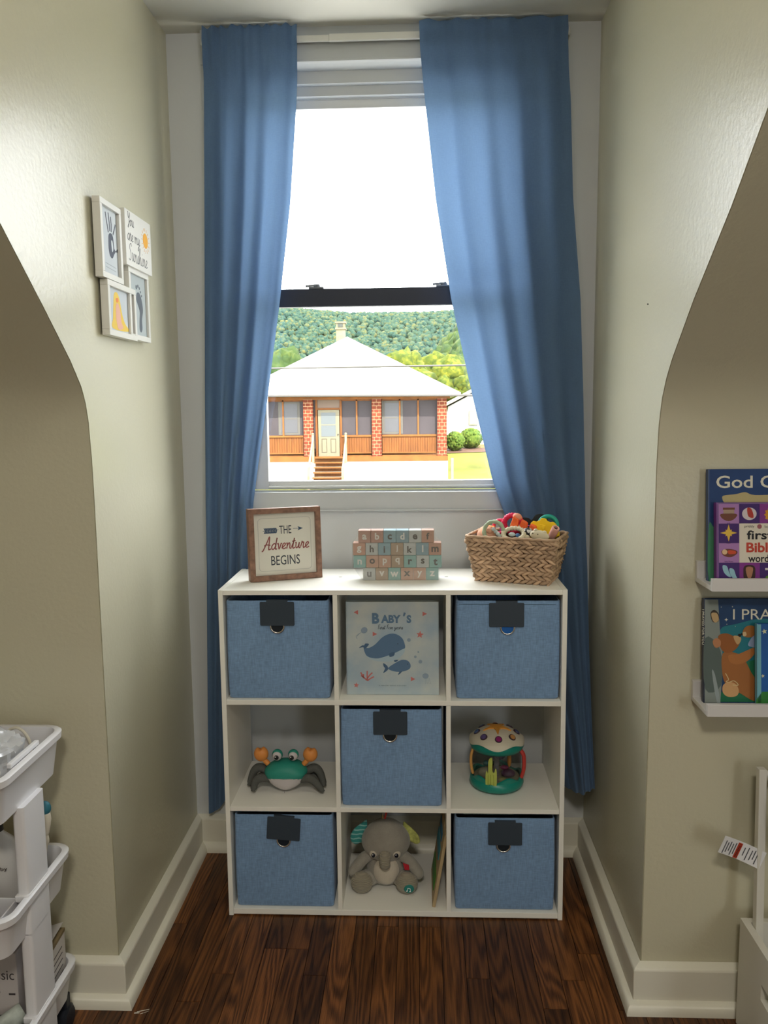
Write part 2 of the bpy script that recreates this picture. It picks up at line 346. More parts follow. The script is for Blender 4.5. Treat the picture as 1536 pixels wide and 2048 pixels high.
# floor: base and oak strips
def wood_floor():
    m = bpy.data.materials.new('oak_strip'); m.use_nodes = True; nt = m.node_tree; N = nt.nodes; L = nt.links; b = N['Principled BSDF']
    tc = N.new('ShaderNodeTexCoord'); oi = N.new('ShaderNodeObjectInfo')
    k = N.new('ShaderNodeMath'); k.operation = 'MULTIPLY'; k.inputs[1].default_value = 37; L.new(oi.outputs['Random'], k.inputs[0])
    cb = N.new('ShaderNodeCombineXYZ'); L.new(k.outputs[0], cb.inputs[0]); L.new(k.outputs[0], cb.inputs[2]); L.new(k.outputs[0], cb.inputs[1])
    ad = N.new('ShaderNodeVectorMath'); L.new(tc.outputs['Object'], ad.inputs[0]); L.new(cb.outputs[0], ad.inputs[1])
    mp = N.new('ShaderNodeMapping'); mp.inputs['Scale'].default_value = (1, .085, 1); L.new(ad.outputs[0], mp.inputs[0])
    n1 = N.new('ShaderNodeTexNoise'); n1.inputs['Scale'].default_value = 17; n1.inputs['Detail'].default_value = 1.5; n1.inputs['Roughness'].default_value = .4; L.new(mp.outputs[0], n1.inputs[0])
    # contour lines of a stretched noise give the cathedral grain
    mu = N.new('ShaderNodeMath'); mu.operation = 'MULTIPLY'; mu.inputs[1].default_value = 80; L.new(n1.outputs['Fac'], mu.inputs[0])
    sn = N.new('ShaderNodeMath'); sn.operation = 'SINE'; L.new(mu.outputs[0], sn.inputs[0])
    mp2 = N.new('ShaderNodeMapping'); mp2.inputs['Scale'].default_value = (1, .03, 1); L.new(ad.outputs[0], mp2.inputs[0])
    n2 = N.new('ShaderNodeTexNoise'); n2.inputs['Scale'].default_value = 420; n2.inputs['Detail'].default_value = 3; L.new(mp2.outputs[0], n2.inputs[0])
    s2 = N.new('ShaderNodeMath'); s2.operation = 'MULTIPLY_ADD'; s2.inputs[1].default_value = .2; s2.inputs[2].default_value = .1; L.new(sn.outputs[0], s2.inputs[0])
    s3 = N.new('ShaderNodeMath'); s3.operation = 'ADD'; L.new(s2.outputs[0], s3.inputs[0]); L.new(n2.outputs['Fac'], s3.inputs[1])
    r = N.new('ShaderNodeValToRGB'); L.new(s3.outputs[0], r.inputs[0]); e = r.color_ramp.elements
    e[0].position = .15; e[0].color = (.012, .004, .0015, 1); e[1].position = .9; e[1].color = (.16, .060, .017, 1)
    x = e.new(.5); x.color = (.073, .026, .008, 1)
    hs = N.new('ShaderNodeHueSaturation'); L.new(r.outputs[0], hs.inputs['Color'])
    v = N.new('ShaderNodeMapRange'); v.inputs[3].default_value = .65; v.inputs[4].default_value = 1.75; L.new(oi.outputs['Random'], v.inputs[0]); L.new(v.outputs[0], hs.inputs['Value'])
    L.new(hs.outputs[0], b.inputs['Base Color']); b.inputs['Roughness'].default_value = .42; b.inputs['Specular IOR Level'].default_value = .35
    bp = N.new('ShaderNodeBump'); bp.inputs['Strength'].default_value = .15; bp.inputs['Distance'].default_value = .001; L.new(s3.outputs[0], bp.inputs['Height']); L.new(bp.outputs[0], b.inputs['Normal'])
    return m
OAK = wood_floor()
floor = struct(box(-2.7, 2.7, -5.1, .47, -.08, -.006).build('floor', M('floor_gap', '#120a06', .8)))
PW = .0572
meshes = {}
for i in range(-22, 22):
    x = i*PW+.012; y = .36
    rnd = random.Random(i*13+5); y0 = rnd.uniform(.15, 1.3)
    ln = y0
    while y > -2.6:
        ln = round(ln, 1)
        if ln < .1: ln = .1
        if ln not in meshes:
            mb = box(-PW/2+.0008, PW/2-.0008, -ln+.0012, 0, -.006, 0)
            meshes[ln] = mb.mesh('plank', OAK)
        o = bpy.data.objects.new('plank', meshes[ln]); COL.objects.link(o); o.parent = floor; o.location = (x+PW/2, y, 0)
        y -= ln; ln = rnd.uniform(.6, 1.9)
struct(box(-2.6, -22*PW+.012, -5.05, .36, -.006, 0).build('floor_side', OAK)); struct(box(22*PW+.012, 2.6, -5.05, .36, -.006, 0).build('floor_side', OAK))
# baseboards
BP = [(0, 0), (.019, 0), (.0195, .099), (.018, .104), (0, .1135)]
SP = [(.019, 0), (.037, 0), (.0365, .008), (.033, .017), (.028, .024), (.019, .029)]
def baseb(name, path, flip):
    if flip: path = path[::-1]
    o = struct(MB().sweep(path, BP).build(name, TRIM, bevel=.002))
    MB().sweep(path, SP).build('shoe_moulding', TRIM, o, smooth=50)
baseb('baseboard_left', [(XL0, YW-.0005), (XL0, -.337), (-2.6, -.337)], False)
baseb('baseboard_right', [(2.6, -.322), (XR0, -.322), (XR0, YW-.0005)], False)
baseb('baseboard_window', [(XR0, YW), (XL0, YW)], False)
tag(MB().lathe([(0, 0), (.0009, 0), (.0009, .0022), (.0018, .0022), (.0018, .003), (0, .003)], 10).xf(Matrix.Translation((.5834, -.22, 1.604)) @ Matrix.Rotation(-PI/2, 4, 'Y')).build('wall_nail', BLACKP), 'tiny dark nail in the right cheek wall', 'nail')
# dried paint drips at the left baseboard corner
pd = MB()
for (x, y, l, w, a) in ((-.585, -.377, .028, .003, .35), (-.590, -.381, .012, .004, .1), (-.575, -.383, .007, .003, .5), (-.567, -.379, .01, .002, .6)):
    pd.add([(x, y-w/2, .0003), (x+l*math.cos(a), y+l*math.sin(a)-w/3, .0003), (x+l*math.cos(a), y+l*math.sin(a)+w/3, .0003), (x, y+w/2, .0003)], [(0, 1, 2, 3)])
tag(pd.build('paint_drips', TRIM), 'spilled white paint drips on dark floor by baseboard corner', 'paint', kind='stuff')
# unseen ceiling lamp added as fill light, behind the photographer
t = thing('ceiling_lamp', 'round flush white glass ceiling lamp in the middle of the room', 'lamp', (.1, -2.75, ZC))
MB().lathe([(0, 0), (.2, 0), (.2, -.025), (.185, -.03), (0, -.03)], 40).build('base', METAL, t, smooth=40)
MB().lathe([(.18, -.03), (.175, -.06), (.15, -.09), (.1, -.11), (.04, -.118), (0, -.12)], 40).build('shade', emit_mat('lamp_glass', (1, .93, .82), FILL_LAMP), t, smooth=60)
t = thing('dormer_lamp', 'small flush white glass lamp on the dormer ceiling', 'lamp', (-.03, -1.05, ZC))  # unseen lamp, added to light the organizer front from above
MB().lathe([(0, 0), (.12, 0), (.12, -.02), (.11, -.025), (0, -.025)], 32).build('base', METAL, t, smooth=40)
MB().lathe([(.108, -.025), (.105, -.045), (.085, -.068), (.05, -.08), (0, -.084)], 32).build('shade', emit_mat('dormer_lamp_glass', (1, .95, .85), FILL_LAMP2), t, smooth=60)
# ================================================================ window
GLASS = clear_mat('window_glass', (.97, .98, .98), .05, .0)
RAILD = M('dark_meeting_rail', (.026, .032, .05), .5, .3)
VINYL = M('window_vinyl', '#d6d8d8', .4, .45)
w1 = bpy.data.objects.new('window_1', None); COL.objects.link(w1); struct(w1); w1.location = (-.036, 0, 0)
# head: stepped profile, jambs mirror it
HP = [(.341, 2.444), (.341, 2.358), (.337, 2.356), (.337, 2.351), (.345, 2.347), (.374, 2.338), (.374, 2.305), (.388, 2.302), (.388, 2.276), (.401, 2.274), (.401, 2.27), (.46, 2.27), (.46, 2.40), (.36, 2.40), (.36, 2.444)]
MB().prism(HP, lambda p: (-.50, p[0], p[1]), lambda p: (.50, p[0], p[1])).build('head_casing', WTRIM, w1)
for s_ in (-1, 1):
    JP = [(.50, .341), (.425, .341), (.418, .345), (.415, .374), (.40, .374), (.398, .388), (.392, .401), (.39, .46), (.43, .46), (.43, .36), (.50, .36)]
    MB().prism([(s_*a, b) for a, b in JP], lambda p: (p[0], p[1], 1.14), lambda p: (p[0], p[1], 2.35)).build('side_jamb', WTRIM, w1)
def sash(name, y0, y1, x, gx, z0, gz0, gz1, z1):
    r = MB(); o = box(-x, -gx, y0, y1, z0, z1).build(name, VINYL, w1, bevel=.002)
    box(gx, x, y0, y1, z0, z1).build('stile', VINYL, o, bevel=.002)
    box(-gx, gx, y0, y1, z0, gz0).build('bottom_rail', VINYL, o, bevel=.002)
    box(-gx, gx, y0, y1, gz1, z1).build('top_rail', RAILD if name == 'lower_sash' else VINYL, o, bevel=.002)
    bead = MB()
    ym = (y0+y1)/2
    box(-gx, gx, ym-.002, ym+.002, gz0, gz1).build('pane', GLASS, o)
    return o
sash('lower_sash', .374, .399, .388, .345, 1.142, 1.168, 1.682, 1.734)
sash('upper_sash', .404, .429, .388, .345, 1.69, 1.735, 2.246, 2.275)
box(-.345, .345, .366, .374, 1.147, 1.153).build('sash_lift', VINYL, w1, bevel=.001)
for x in (-.19, .184):
    o = box(x-.022, x+.022, .375, .395, 1.734, 1.740).build('sash_lock', M('grey_lock', '#6a7078', .4), w1, bevel=.002)
    MB().slab(rrect(-.012, .03, -.006, .006, .005), 0, .005).build('lever', MATS['grey_lock'], o, loc=(x-.02, .384, 1.741), rot=(0, -.1, .1))
    MB().lathe([(0, 0), (.011, 0), (.01, .006), (0, .007)], 16).build('cam_hub', MATS['grey_lock'], o, loc=(x+.002, .385, 1.739))
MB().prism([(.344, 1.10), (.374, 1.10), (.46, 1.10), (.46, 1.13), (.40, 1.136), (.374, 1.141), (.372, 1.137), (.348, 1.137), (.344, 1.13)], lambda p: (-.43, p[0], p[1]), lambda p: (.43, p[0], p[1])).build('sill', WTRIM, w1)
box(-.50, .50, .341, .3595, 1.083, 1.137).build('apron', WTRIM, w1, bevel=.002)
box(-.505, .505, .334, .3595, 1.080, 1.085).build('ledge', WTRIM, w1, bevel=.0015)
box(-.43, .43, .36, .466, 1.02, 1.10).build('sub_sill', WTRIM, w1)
# ================================================================ curtain rod and curtains
rod = thing('curtain_rod', 'flat white telescoping curtain rod above the window', 'curtain rod', (0, .324, 2.405))
box(-.53, -.16, -.004, .004, -.0085, .0085).build('outer_tube', M('rod_white', '#dcdcd6', .35), rod, bevel=.002)
box(-.17, .495, -.0055, .0055, -.009, .0105).build('inner_tube', MATS['rod_white'], rod, bevel=.002)
for x in (-.52, .485): box(x-.006, x+.006, 0, .0345, -.006, .006).build('bracket', MATS['rod_white'], rod)
CURT = fabric_mat('curtain_cloth', (.128, .215, .37), 700, .10, .33, (.105, .175, .30), sheen=.15, bump=.15)
def curtain(label, edges, seed, nf, hem, ydep, n_u=170, n_v=120, top=2.436):
    rnd = random.Random(seed); ph = [rnd.uniform(0, 6.28) for _ in range(6)]
    pk = [(k+rnd.uniform(-.25, .25))/nf for k in range(nf+1)]
    def fn(u, v):
        z = lerp(0.0, 1.0, v)
        zb = hem(u); zz = lerp(zb, top, z)
        zt = zz
        a, b = key(edges, zz)
        uw = u+.012*math.sin(9*u+ph[0])
        # folds are close at the header and loosen below
        down = sm((2.36-zz)/.5); low = sm((1.0-zz)/.5)
        f = math.sin(2*PI*nf*uw+ph[1]+.8*math.sin(1.3*zz+ph[2]))+.45*math.sin(2*PI*nf*.53*uw+ph[3]+1.2*zz)
        f2 = math.sin(2*PI*nf*2.6*uw+ph[4])
        A = lerp(.005, .0095, down)*lerp(1, .62, low)
        y = ydep(u, zz)-.012*sm((zz-2.3)/.06)+A*f*lerp(1, .5, sm((zz-2.3)/.06))+lerp(.0028, .0006, sm((2.39-zz)/.12))*f2*(1+.6*math.sin(5*u+ph[0]))
        # rod pocket
        pk_ = math.exp(-((zz-2.404)/.013)**2); y -= .008*pk_
        y += .004*math.exp(-((zz-2.386)/.005)**2)
        if zz > 2.422: zz += .0022*math.sin(2*PI*nf*2.6*uw+ph[5])+.002*math.sin(2*PI*nf*1.37*uw+ph[2])
        x = lerp(a, b, u+.006*math.sin(2*PI*nf*uw+ph[1]+1.5)*sm(u*8)*sm((1-u)*8))
        return (x, min(y, .3385 if zz < 2.34 else .334), zz)
    return tag(MB().grid(fn, n_u, n_v).build('curtain', CURT, smooth=80), label, 'curtain', 'blue window curtains')
eL = [(.10, -.588, -.475), (.40, -.580, -.462), (.66, -.573, -.452), (1.0, -.562, -.432), (1.119, -.560, -.417), (1.266, -.556, -.394), (1.411, -.552, -.369), (1.694, -.543, -.325), (1.968, -.534, -.288), (2.236, -.525, -.264), (2.36, -.521, -.257), (2.44, -.520, -.256)]
curtain('blue window curtain hanging left of the window', eL, 3, 4, lambda u: .135+.12*sm(u*1.6)*u, lambda u, z: .316 if z > 1.0 else lerp(.322, .316, sm((z-.9)/.1)))
eR = [(.25, .50, .569), (.45, .475, .567), (.676, .425, .566), (.9, .375, .562), (1.07, .324, .555), (1.173, .287, .553), (1.404, .231, .545), (1.686, .168, .532), (1.96, .125, .507), (2.227, .096, .497), (2.36, .083, .486), (2.44, .080, .484)]
def yR(u, z):
    a, b = key(eR, z); x = lerp(a, b, u); yr = key([(.25, .14), (.45, .2), (.676, .265), (1.0, .305), (1.3, .316)], z)[0]
    return lerp(.320, yr, sm((x-.462)/.075)) if z < 1.3 else .316
curtain('blue window curtain swept to the right of the window', eR, 11, 4, lambda u: .272+.03*u, yR)
# ================================================================ cube organizer
org = thing('cube_organizer', 'white nine-cube storage organizer standing under the window', 'organizer', (0, 0, 0))
OW, OH, OD, OT = .911, .913, .300, .0125
for s_ in (-1, 1):
    a, b = sorted((s_*OW/2, s_*(OW/2-OT))); box(a, b, 0, OD, 0, OH).build('side_panel', WHITE, org, bevel=.0008)
xi = OW/2-OT-.0002
for nm, z0, z1 in (('top_panel', OH-.0135, OH-.0008), ('shelf', .601, .6145), ('shelf', .302, .3145), ('bottom_panel', .004, .0195)):
    box(-xi, xi, .0008, OD-.001, z0, z1).build(nm, WHITE, org, bevel=.0008)
ROWS = [(.6145, .8995), (.3145, .601), (.0195, .302)]
for z0, z1 in ROWS:
    for x in (-.1475, .1485): box(x-.006, x+.006, .001, OD-.001, z0+.0002, z1-.0002).build('divider', WHITE, org, bevel=.0006)
CAPM = M('cam_cover', '#b9b7ac', .5)
for x in (-.149, .149): MB().lathe([(0, 0), (.005, 0), (.005, .0006), (0, .0006)], 16).build('screw_cover', CAPM, org, loc=(x, .178, OH-.0008))
BIN = fabric_mat('bin_cloth', (.20, .325, .52), 420, .22, bump=.35)
BIND = fabric_mat('bin_lining', (.05, .10, .15), 420, .15)
PLATE = M('slate_plate', '#39434e', .45, .3)
def bin_(label, xa, xb, z0, z1, px, pz, tilt=0, tab=1, seam=False, hole='#101820', rot=0, ring=0, y0=.012):
    cx = (xa+xb)/2; t = thing('storage_bin', label, 'storage bin', (cx, y0, z0), (0, 0, rot), 'blue cloth storage bins')
    w = (xb-xa)/2; h = z1-z0; D = .272
    def shell(u, v):   # rounded box walls with slight bulge
        pass
    mb = MB(); n = 14; prof = []
    pts = rrect(-w, w, 0, D, .008, 3)
    lv = [0, .004, .02, h*.3, h*.6, h*.9, h-.003, h]
    inset = [.006, .001, 0, -.0012, -.0012, 0, 0, .0012]
    vs = []; K = len(pts)
    for z, ins in zip(lv, inset):
        for (x, y) in pts:
            sx = (w-ins)/w; vs.append((x*sx, lerp(y, D/2, ins/(D/2)), z+(.0015*math.sin(9*x+z*30) if z > h*.9 else 0)))
    fs = [(j*K+i, j*K+(i+1) % K, (j+1)*K+(i+1) % K, (j+1)*K+i) for j in range(len(lv)-1) for i in range(K)]
    fs.append(tuple(range(K-1, -1, -1)))
    # inner wall and inner floor
    b0 = len(vs)
    for z in (h, .012):
        for (x, y) in pts: sx = (w-.004)/w; vs.append((x*sx, lerp(y, D/2, .004/(D/2)), z))
    J = (len(lv)-1)*K
    fs += [(J+i, J+(i+1) % K, b0+(i+1) % K, b0+i) for i in range(K)]
    fs += [(b0+i, b0+(i+1) % K, b0+K+(i+1) % K, b0+K+i) for i in range(K)]
    fs.append(tuple(b0+K+i for i in range(K)))
    body = mb.add(vs, fs).build('body', BIN, t, smooth=50)
    x = px-cx; z = pz-z0
    if seam:
        MB().tube([(-w+.006, -.0008, h-.008), (w-.012, -.0008, h-.009)], .0006, 5).build('hem_stitching', BIND, t)
    # hole ring and dark opening behind it
    hz = z-.0345
    MB().plate(circ(x-.001+ring, hz, .0165), -.0012, .0004).build('grip_hole', M('hole_'+hole, hole, .8), t)
    MB().tube([(x-.001+ring+.0178*math.cos(a*PI/12), -.0022, hz+.0178*math.sin(a*PI/12)) for a in range(24)], .0024, 8, closed=True).build('metal_ring', METAL, t, smooth=80)
    g = thing('x', None, None); g.name = 'label_holder'; g.parent = t; g.location = (x, -.0035, z); g.rotation_euler = (0, tilt, 0)
    MB().plate(rrect(-.0455, .0455, -.032, .032, .003), 0, .0022).build('plate', PLATE, g, bevel=.0004)
    cl = MB(); cl.box(-.028, .028, -.0021, 0, .031, .0355); cl.box(-.028, .028, -.0021, .009, .0355, .037); cl.box(-.028, .028, .0078, .009, .018, .0355)
    cl.build('clip', PLATE, g)
    return t
bin_('blue cloth bin in the upper left cube', -.438, -.166, .6145, .8815, -.3015, .848, hole='#141c24')
bin_('blue cloth bin in the upper right cube, blue showing in its ring', .170, .440, .6145, .880, .3005, .844, seam=True, hole='#1d5fae', y0=.016, ring=.004)
bin_('blue cloth bin in the centre cube', -.139, .131, .3145, .5855, -.006, .550)
bin_('dark blue cloth bin in the lower left cube with tilted label plate', -.435, -.166, .0195, .2865, -.2995, .2495, tilt=.07, hole='#0d1a26')
bin_('dark blue cloth bin in the lower right cube', .166, .434, .0195, .2835, .3005, .242, ring=-.003)
# bin contents peeking over the rim of the lower right bin
c = tag(MB().prism([(.19, .268), (.33, .268), (.335, .2875), (.24, .290), (.195, .2865)], lambda p: (p[0], .06, p[1]), lambda p: (p[0], .2, p[1])).build('folded_cloth', fabric_mat('mint_cloth', (.32, .45, .45), 200, .4), bevel=.004), 'folded pale patterned cloth inside the lower right bin', 'cloth')
# ================================================================ things inside the cubes
# --- baby memory book, front face in local x-z, leaning slightly back
def watercol(name, c0, c1):
    m = M(name, c0, .6, .3); nt = m.node_tree; N = nt.nodes; L = nt.links; tc = N.new('ShaderNodeTexCoord'); n = N.new('ShaderNodeTexNoise'); n.inputs['Scale'].default_value = 9; n.inputs['Detail'].default_value = 4
    L.new(tc.outputs['Object'], n.inputs[0]); r = N.new('ShaderNodeValToRGB'); L.new(n.outputs['Fac'], r.inputs[0]); r.color_ramp.elements[0].position = .35; r.color_ramp.elements[1].position = .65
    r.color_ramp.elements[0].color = (*lin(c0), 1); r.color_ramp.elements[1].color = (*lin(c1), 1); L.new(r.outputs[0], N['Principled BSDF'].inputs['Base Color']); return m
bb = thing('memory_book', 'pale blue baby memory book with whales on its cover', 'book', (.0, .046, .6150), (-.055, 0, 0))
COV = watercol('watercolour_cover', '#9fb3c2', '#c3c9c4')
box(-.1245, .1245, 0, .003, 0, .2535).build('front_cover', COV, bb, bevel=.0008); box(-.1245, .1245, .022, .025, 0, .2535).build('back_cover', COV, bb, bevel=.0008)
box(-.121, .122, .003, .022, .003, .2505).build('pages', M('page_paper', '#cfcabb', .8), bb); box(-.1245, -.1225, 0, .025, 0, .2535).build('spine', COV, bb)
def bx_(u, v): return ((u-770)/1345*.249, (1432-v)/1310*.2535)     # zoomed cover picture -> cover plane
BL = flat_mat('whale_blue', '#5a7796'); BL2 = flat_mat('whale_blue_dark', '#4b6684'); BELLY = flat_mat('whale_belly', '#a9bfcb'); TITLE = flat_mat('title_blue', '#5f7c98'); CORAL = flat_mat('coral_red', '#c4746f'); GRY = flat_mat('jelly_grey', '#8a9cae'); INK = flat_mat('ink', '#39424e')
x, z = bx_(530, 355); text_mb('B', x, z, .0195, .029, 0, bold=.05).build('lettering', TITLE, bb)
x, z = bx_(750, 365); text_mb('ABY', x, z, .053, .022, 0, bold=.05).build('lettering', TITLE, bb)
x, z = bx_(1012, 365); text_mb('S', x, z, .0125, .022, 0, bold=.05).build('lettering', TITLE, bb); x, z = bx_(945, 300); text_mb("'", x, z, .0055, .0105, 0, bold=.03, rot=-.3).build('lettering', TITLE, bb)
x, z = bx_(757, 492); script_mb('First Five years', x-.003, z, .068, 0, .0010, squash=1.0).build('lettering', INK, bb)
x, z = bx_(770, 1302); text_mb('A MEMORY BOOK FOR BABY', x, z, .075, .0027, 0).build('lettering', flat_mat('soft_ink', '#6d7a80'), bb)
def shape(name, pts, mat, par, y=0, k=6, th=.0003, f=bx_):
    P = [f(*p) for p in pts]; P = spline(P, k, True) if k else P
    return MB().plate(P, y, th).build(name, mat, par)
shape('whale_print', [(355, 775), (430, 770), (520, 720), (620, 625), (720, 575), (820, 575), (910, 630), (950, 720), (945, 780), (850, 850), (700, 895), (560, 920), (440, 905), (385, 870)], BL, bb)
shape('whale_belly_print', [(390, 880), (450, 908), (560, 918), (700, 880), (830, 830), (945, 780), (930, 850), (850, 920), (720, 962), (560, 958), (450, 930)], BELLY, bb, -.0001)
shape('whale_tail_print', [(355, 785), (345, 760), (285, 770), (330, 735), (360, 735), (375, 710), (430, 715), (400, 760), (380, 775)], BL2, bb, -.0001, 3)
shape('whale_fin_print', [(730, 845), (800, 830), (790, 880), (728, 895)], BL2, bb, -.0003, 3)
shape('calf_print', [(705, 1060), (780, 1000), (900, 940), (990, 950), (1032, 1010), (1010, 1070), (900, 1105), (790, 1100)], BL, bb)
shape('calf_tail_print', [(705, 1060), (690, 1020), (635, 985), (640, 1030), (660, 1060), (632, 1125), (690, 1090)], BL2, bb, -.0001, 3)
shape('calf_fin_print', [(870, 1105), (908, 1105), (848, 1155)], BL2, bb, -.0001, 2); shape('calf_fin_print', [(790, 945), (860, 938), (810, 970)], BL2, bb, -.0001, 2)
[MB().plate(circ(*bx_(*q), .0012, n=10), -.0003).build('eye_print', INK, bb) for q in ((848, 712), (990, 997))]
co = MB()
for q in ([(400, 1230), (398, 1160), (400, 1095)], [(400, 1230), (340, 1180), (305, 1115)], [(345, 1180), (345, 1140)], [(400, 1200), (440, 1150), (475, 1120)], [(400, 1235), (450, 1200), (500, 1175)], [(355, 1195), (310, 1160)]): ribbon(co, [bx_(*p) for p in q], .0035, 0)
co.build('coral_print', CORAL, bb)
for cx, cz, f in ((245, 270, -1), (1240, 292, 1), (515, 575, 1), (1065, 1208, 1)): MB().plate([bx_(cx-30*f, cz-32), bx_(cx-30*f, cz+32), bx_(cx+34*f, cz)][::-f], 0).build('shell_print', CORAL, bb)
for cx, cz, r_ in ((1170, 583, .0105), (238, 1298, .0078)): MB().plate(star(*bx_(cx, cz), r_, r_*.42, rot=.2), 0).build('starfish_print', CORAL, bb)
je = MB(); MB().plate(circ(*bx_(362, 522), .0092, .0082, rot=.6, n=18), 0).build('jellyfish_print', GRY, bb); MB().plate(circ(*bx_(1248, 1165), .0085, .0072, n=18), 0).build('jellyfish_print', GRY, bb)
for q, r_ in (((1010, 658), .005), ((1145, 827), .0024), ((1102, 895), .0036), ((1175, 963), .005)): MB().plate(circ(*bx_(*q), r_, n=14), 0).build('bubble_print', GRY, bb)
for k in range(4):
    ribbon(je, spline([bx_(330-12*k, 545+8*k), bx_(270-8*k, 580+14*k), bx_(235+10*k, 610+12*k)], 5), .0007, 0); ribbon(je, spline([bx_(1240+20*k, 1195), bx_(1245+22*k, 1235), bx_(1250+26*k, 1280)], 5), .0007, 0)
tag(je.build('tentacle_lines', GRY, bb), kind='stuff')
# --- crab toy
cr = thing('crab_toy', 'teal crab toy with orange claws in the middle left cube', 'toy', (-.305, .105, .3150), (0, 0, 0))
TEALP = M('crab_teal', '#2b8c7c', .5, .4); CW = M('crab_white', '#c9c3c4', .55, .3); OR = M('crab_orange', '#e2924a', .5, .4); LEGM = M('crab_grey_cloth', '#5b5c58', .9, .1, bump=.4, bscale=400)
FC = [(0, .0045), (.024, .012), (.043, .025), (.0565, .045), (.0605, .059), (.050, .074), (.028, .086), (0, .0895)]
outl = spline([(-x, z) for x, z in FC[::-1]]+FC[1:-1], 5, True)
def puff(outline, d, name, mat, split=None, keep=1):
    # cushion body: outline scaled towards the centre front and back
    n = len(outline); cx = sum(p[0] for p in outline)/n; cz = sum(p[1] for p in outline)/n; vs = []; ks = []
    for j in range(-6, 7):
        a = j/6*PI/2; k = math.cos(a)**.6; ks.append(k)
        for p in outline: vs.append((cx+(p[0]-cx)*k, d*math.sin(a), cz+(p[1]-cz)*k))
    fs = [(j*n+i, j*n+(i+1) % n, (j+1)*n+(i+1) % n, (j+1)*n+i) for j in range(12) for i in range(n)]
    return vs, fs
vs, fs = puff(outl, .042, '', None)
def cut(v): return .044+.007*(1-(v[0]/.05)**2)       # visor line
up_ = [f for f in fs if sum(vs[i][2] for i in f)/4 >= sum(cut(vs[i]) for i in f)/4]; lo_ = [f for f in fs if f not in set(up_)]
MB().add(vs, up_).build('shell', TEALP, cr, smooth=60); 
MB().add([(v[0]*.985, v[1]*.985, v[2]) for v in vs], lo_).build('underside', CW, cr, smooth=60)
MB().tube(spline([(-.050, -.022, .044), (-.027, -.0375, .0505), (0, -.041, .0525), (.027, -.0375, .0505), (.050, -.022, .044)], 6), .0022, 8).build('visor_rim', TEALP, cr, smooth=180)
MB().tube([(0, -.040, .011), (0, -.0415, .0135)], .0013, 6).build('button', M('grey_button', '#8a8688', .6), cr)
for sx in (-1, 1):
    e_ = MB().ell((sx*.0225, -.006, .1065), (.0152, .013, .0155), 22, 14).build('eye', TEALP, cr, smooth=180)
    MB().ell((sx*.0225, -.0125, .105), (.0130, .009, .0132), 20, 12).build('eyeball', CW, e_, smooth=180)
    MB().ell((sx*.0215-.0015, -.0205, .1035), (.0066, .003, .0068), 16, 10).build('pupil', BLACKP, e_, smooth=180)
    MB().ell((sx*.0215-.0040, -.0233, .1060), (.0018, .001, .0018), 10, 6).build('glint', flat_mat('pure_white', '#ffffff'), e_, smooth=180)
    cl = MB().tube(spline([(sx*.050, 0, .076), (sx*.056, 0, .083), (sx*.062, 0, .090)], 4), [.0075]*8+[.0065], 10).build('arm', OR, cr, smooth=60)
    def claw(p, d):
        k = 1.0
        if d.z > .62 and abs(d.x) < .42: k = 1-.42*(1-abs(d.x)/.42)*min(1, (d.z-.62)/.25)
        return p*k
    MB().ell((sx*.0695, 0, .1055), (.0205, .016, .0215), 30, 22, (0, sx*.12, 0), claw).build('claw', OR, cl, smooth=70)
for sx in (-1, 1):
    for pts, r in (([(.045, .005, .045), (.075, .012, .060), (.094, .010, .048), (.1075, .004, .010)], .0125), ([(.040, -.012, .036), (.065, -.020, .044), (.082, -.022, .036), (.090 if sx < 0 else .108, -.030, .009)], .0125), ([(.035, .018, .030), (.07, .03, .030), (.10, .034, .010)], .010)):
        P = spline([(sx*p[0], p[1], p[2]) for p in pts], 7); n = len(P)
        MB().tube(P, [r*(.75+.25*math.sin(PI*k/(n-1)*1.2))*(1 if k < n-2 else .75) for k in range(n)], 10).build('leg', LEGM, cr, smooth=180)
# --- musical drum toy
dm = thing('musical_drum_toy', 'round teal musical drum toy with clear sides', 'toy', (.2895, .150, .3150))
DT = M('drum_teal', '#0f8072', .35, .5); DW = M('drum_cream', '#cfc8b4', .5, .4)
def wave(amp, n, ph): return lambda r, z, t: (r, z+amp*math.sin(n*t+ph)*(1 if True else 0))
MB().lathe([(0, .002), (.060, .001), (.072, .006), (.0765, .016), (.0745, .026), (.070, .031)], 72).build('base_ring', DT, dm, smooth=60)
MB().lathe([(.070, .028), (.0715, .034), (.067, .036), (.064, .030)], 72, fn=lambda r, z, t: (r, z+(.0075*math.sin(5*t+1.1)+.003 if z > .029 else 0))).build('base_wave', DT, dm, smooth=70)
MB().lathe([(0, .028), (.064, .029)], 48).build('deck', M('drum_sand', '#9b8f72', .7), dm)
MB().lathe([(.0665, .030), (.069, .060), (.068, .100), (.066, .122)], 48).build('clear_wall', clear_mat('drum_clear', (.78, .80, .80), .07, .05), dm, smooth=80)
MB().lathe([(.064, .112), (.072, .114), (.0768, .124), (.0755, .136), (.070, .141), (.060, .140), (0, .139)], 72).build('top_ring', DT, dm, smooth=60)
MB().lathe([(.0776, .1345), (.0752, .1395), (.071, .145), (.060, .153), (.044, .1625), (.025, .169), (0, .171)], 90, fn=lambda r, z, t: (r, z+(.0055*math.sin(5*t+.4) if z < .136 else 0))).build('dome', DW, dm, smooth=70)
def dome_z(r): return key([(0, .171), (.025, .169), (.044, .1625), (.060, .153), (.072, .142)], r)[0]
dst = MB(); sp_ = star(0, 0, .041, .016, 5, -PI/2); sp_ = spline(sp_, 3, True)
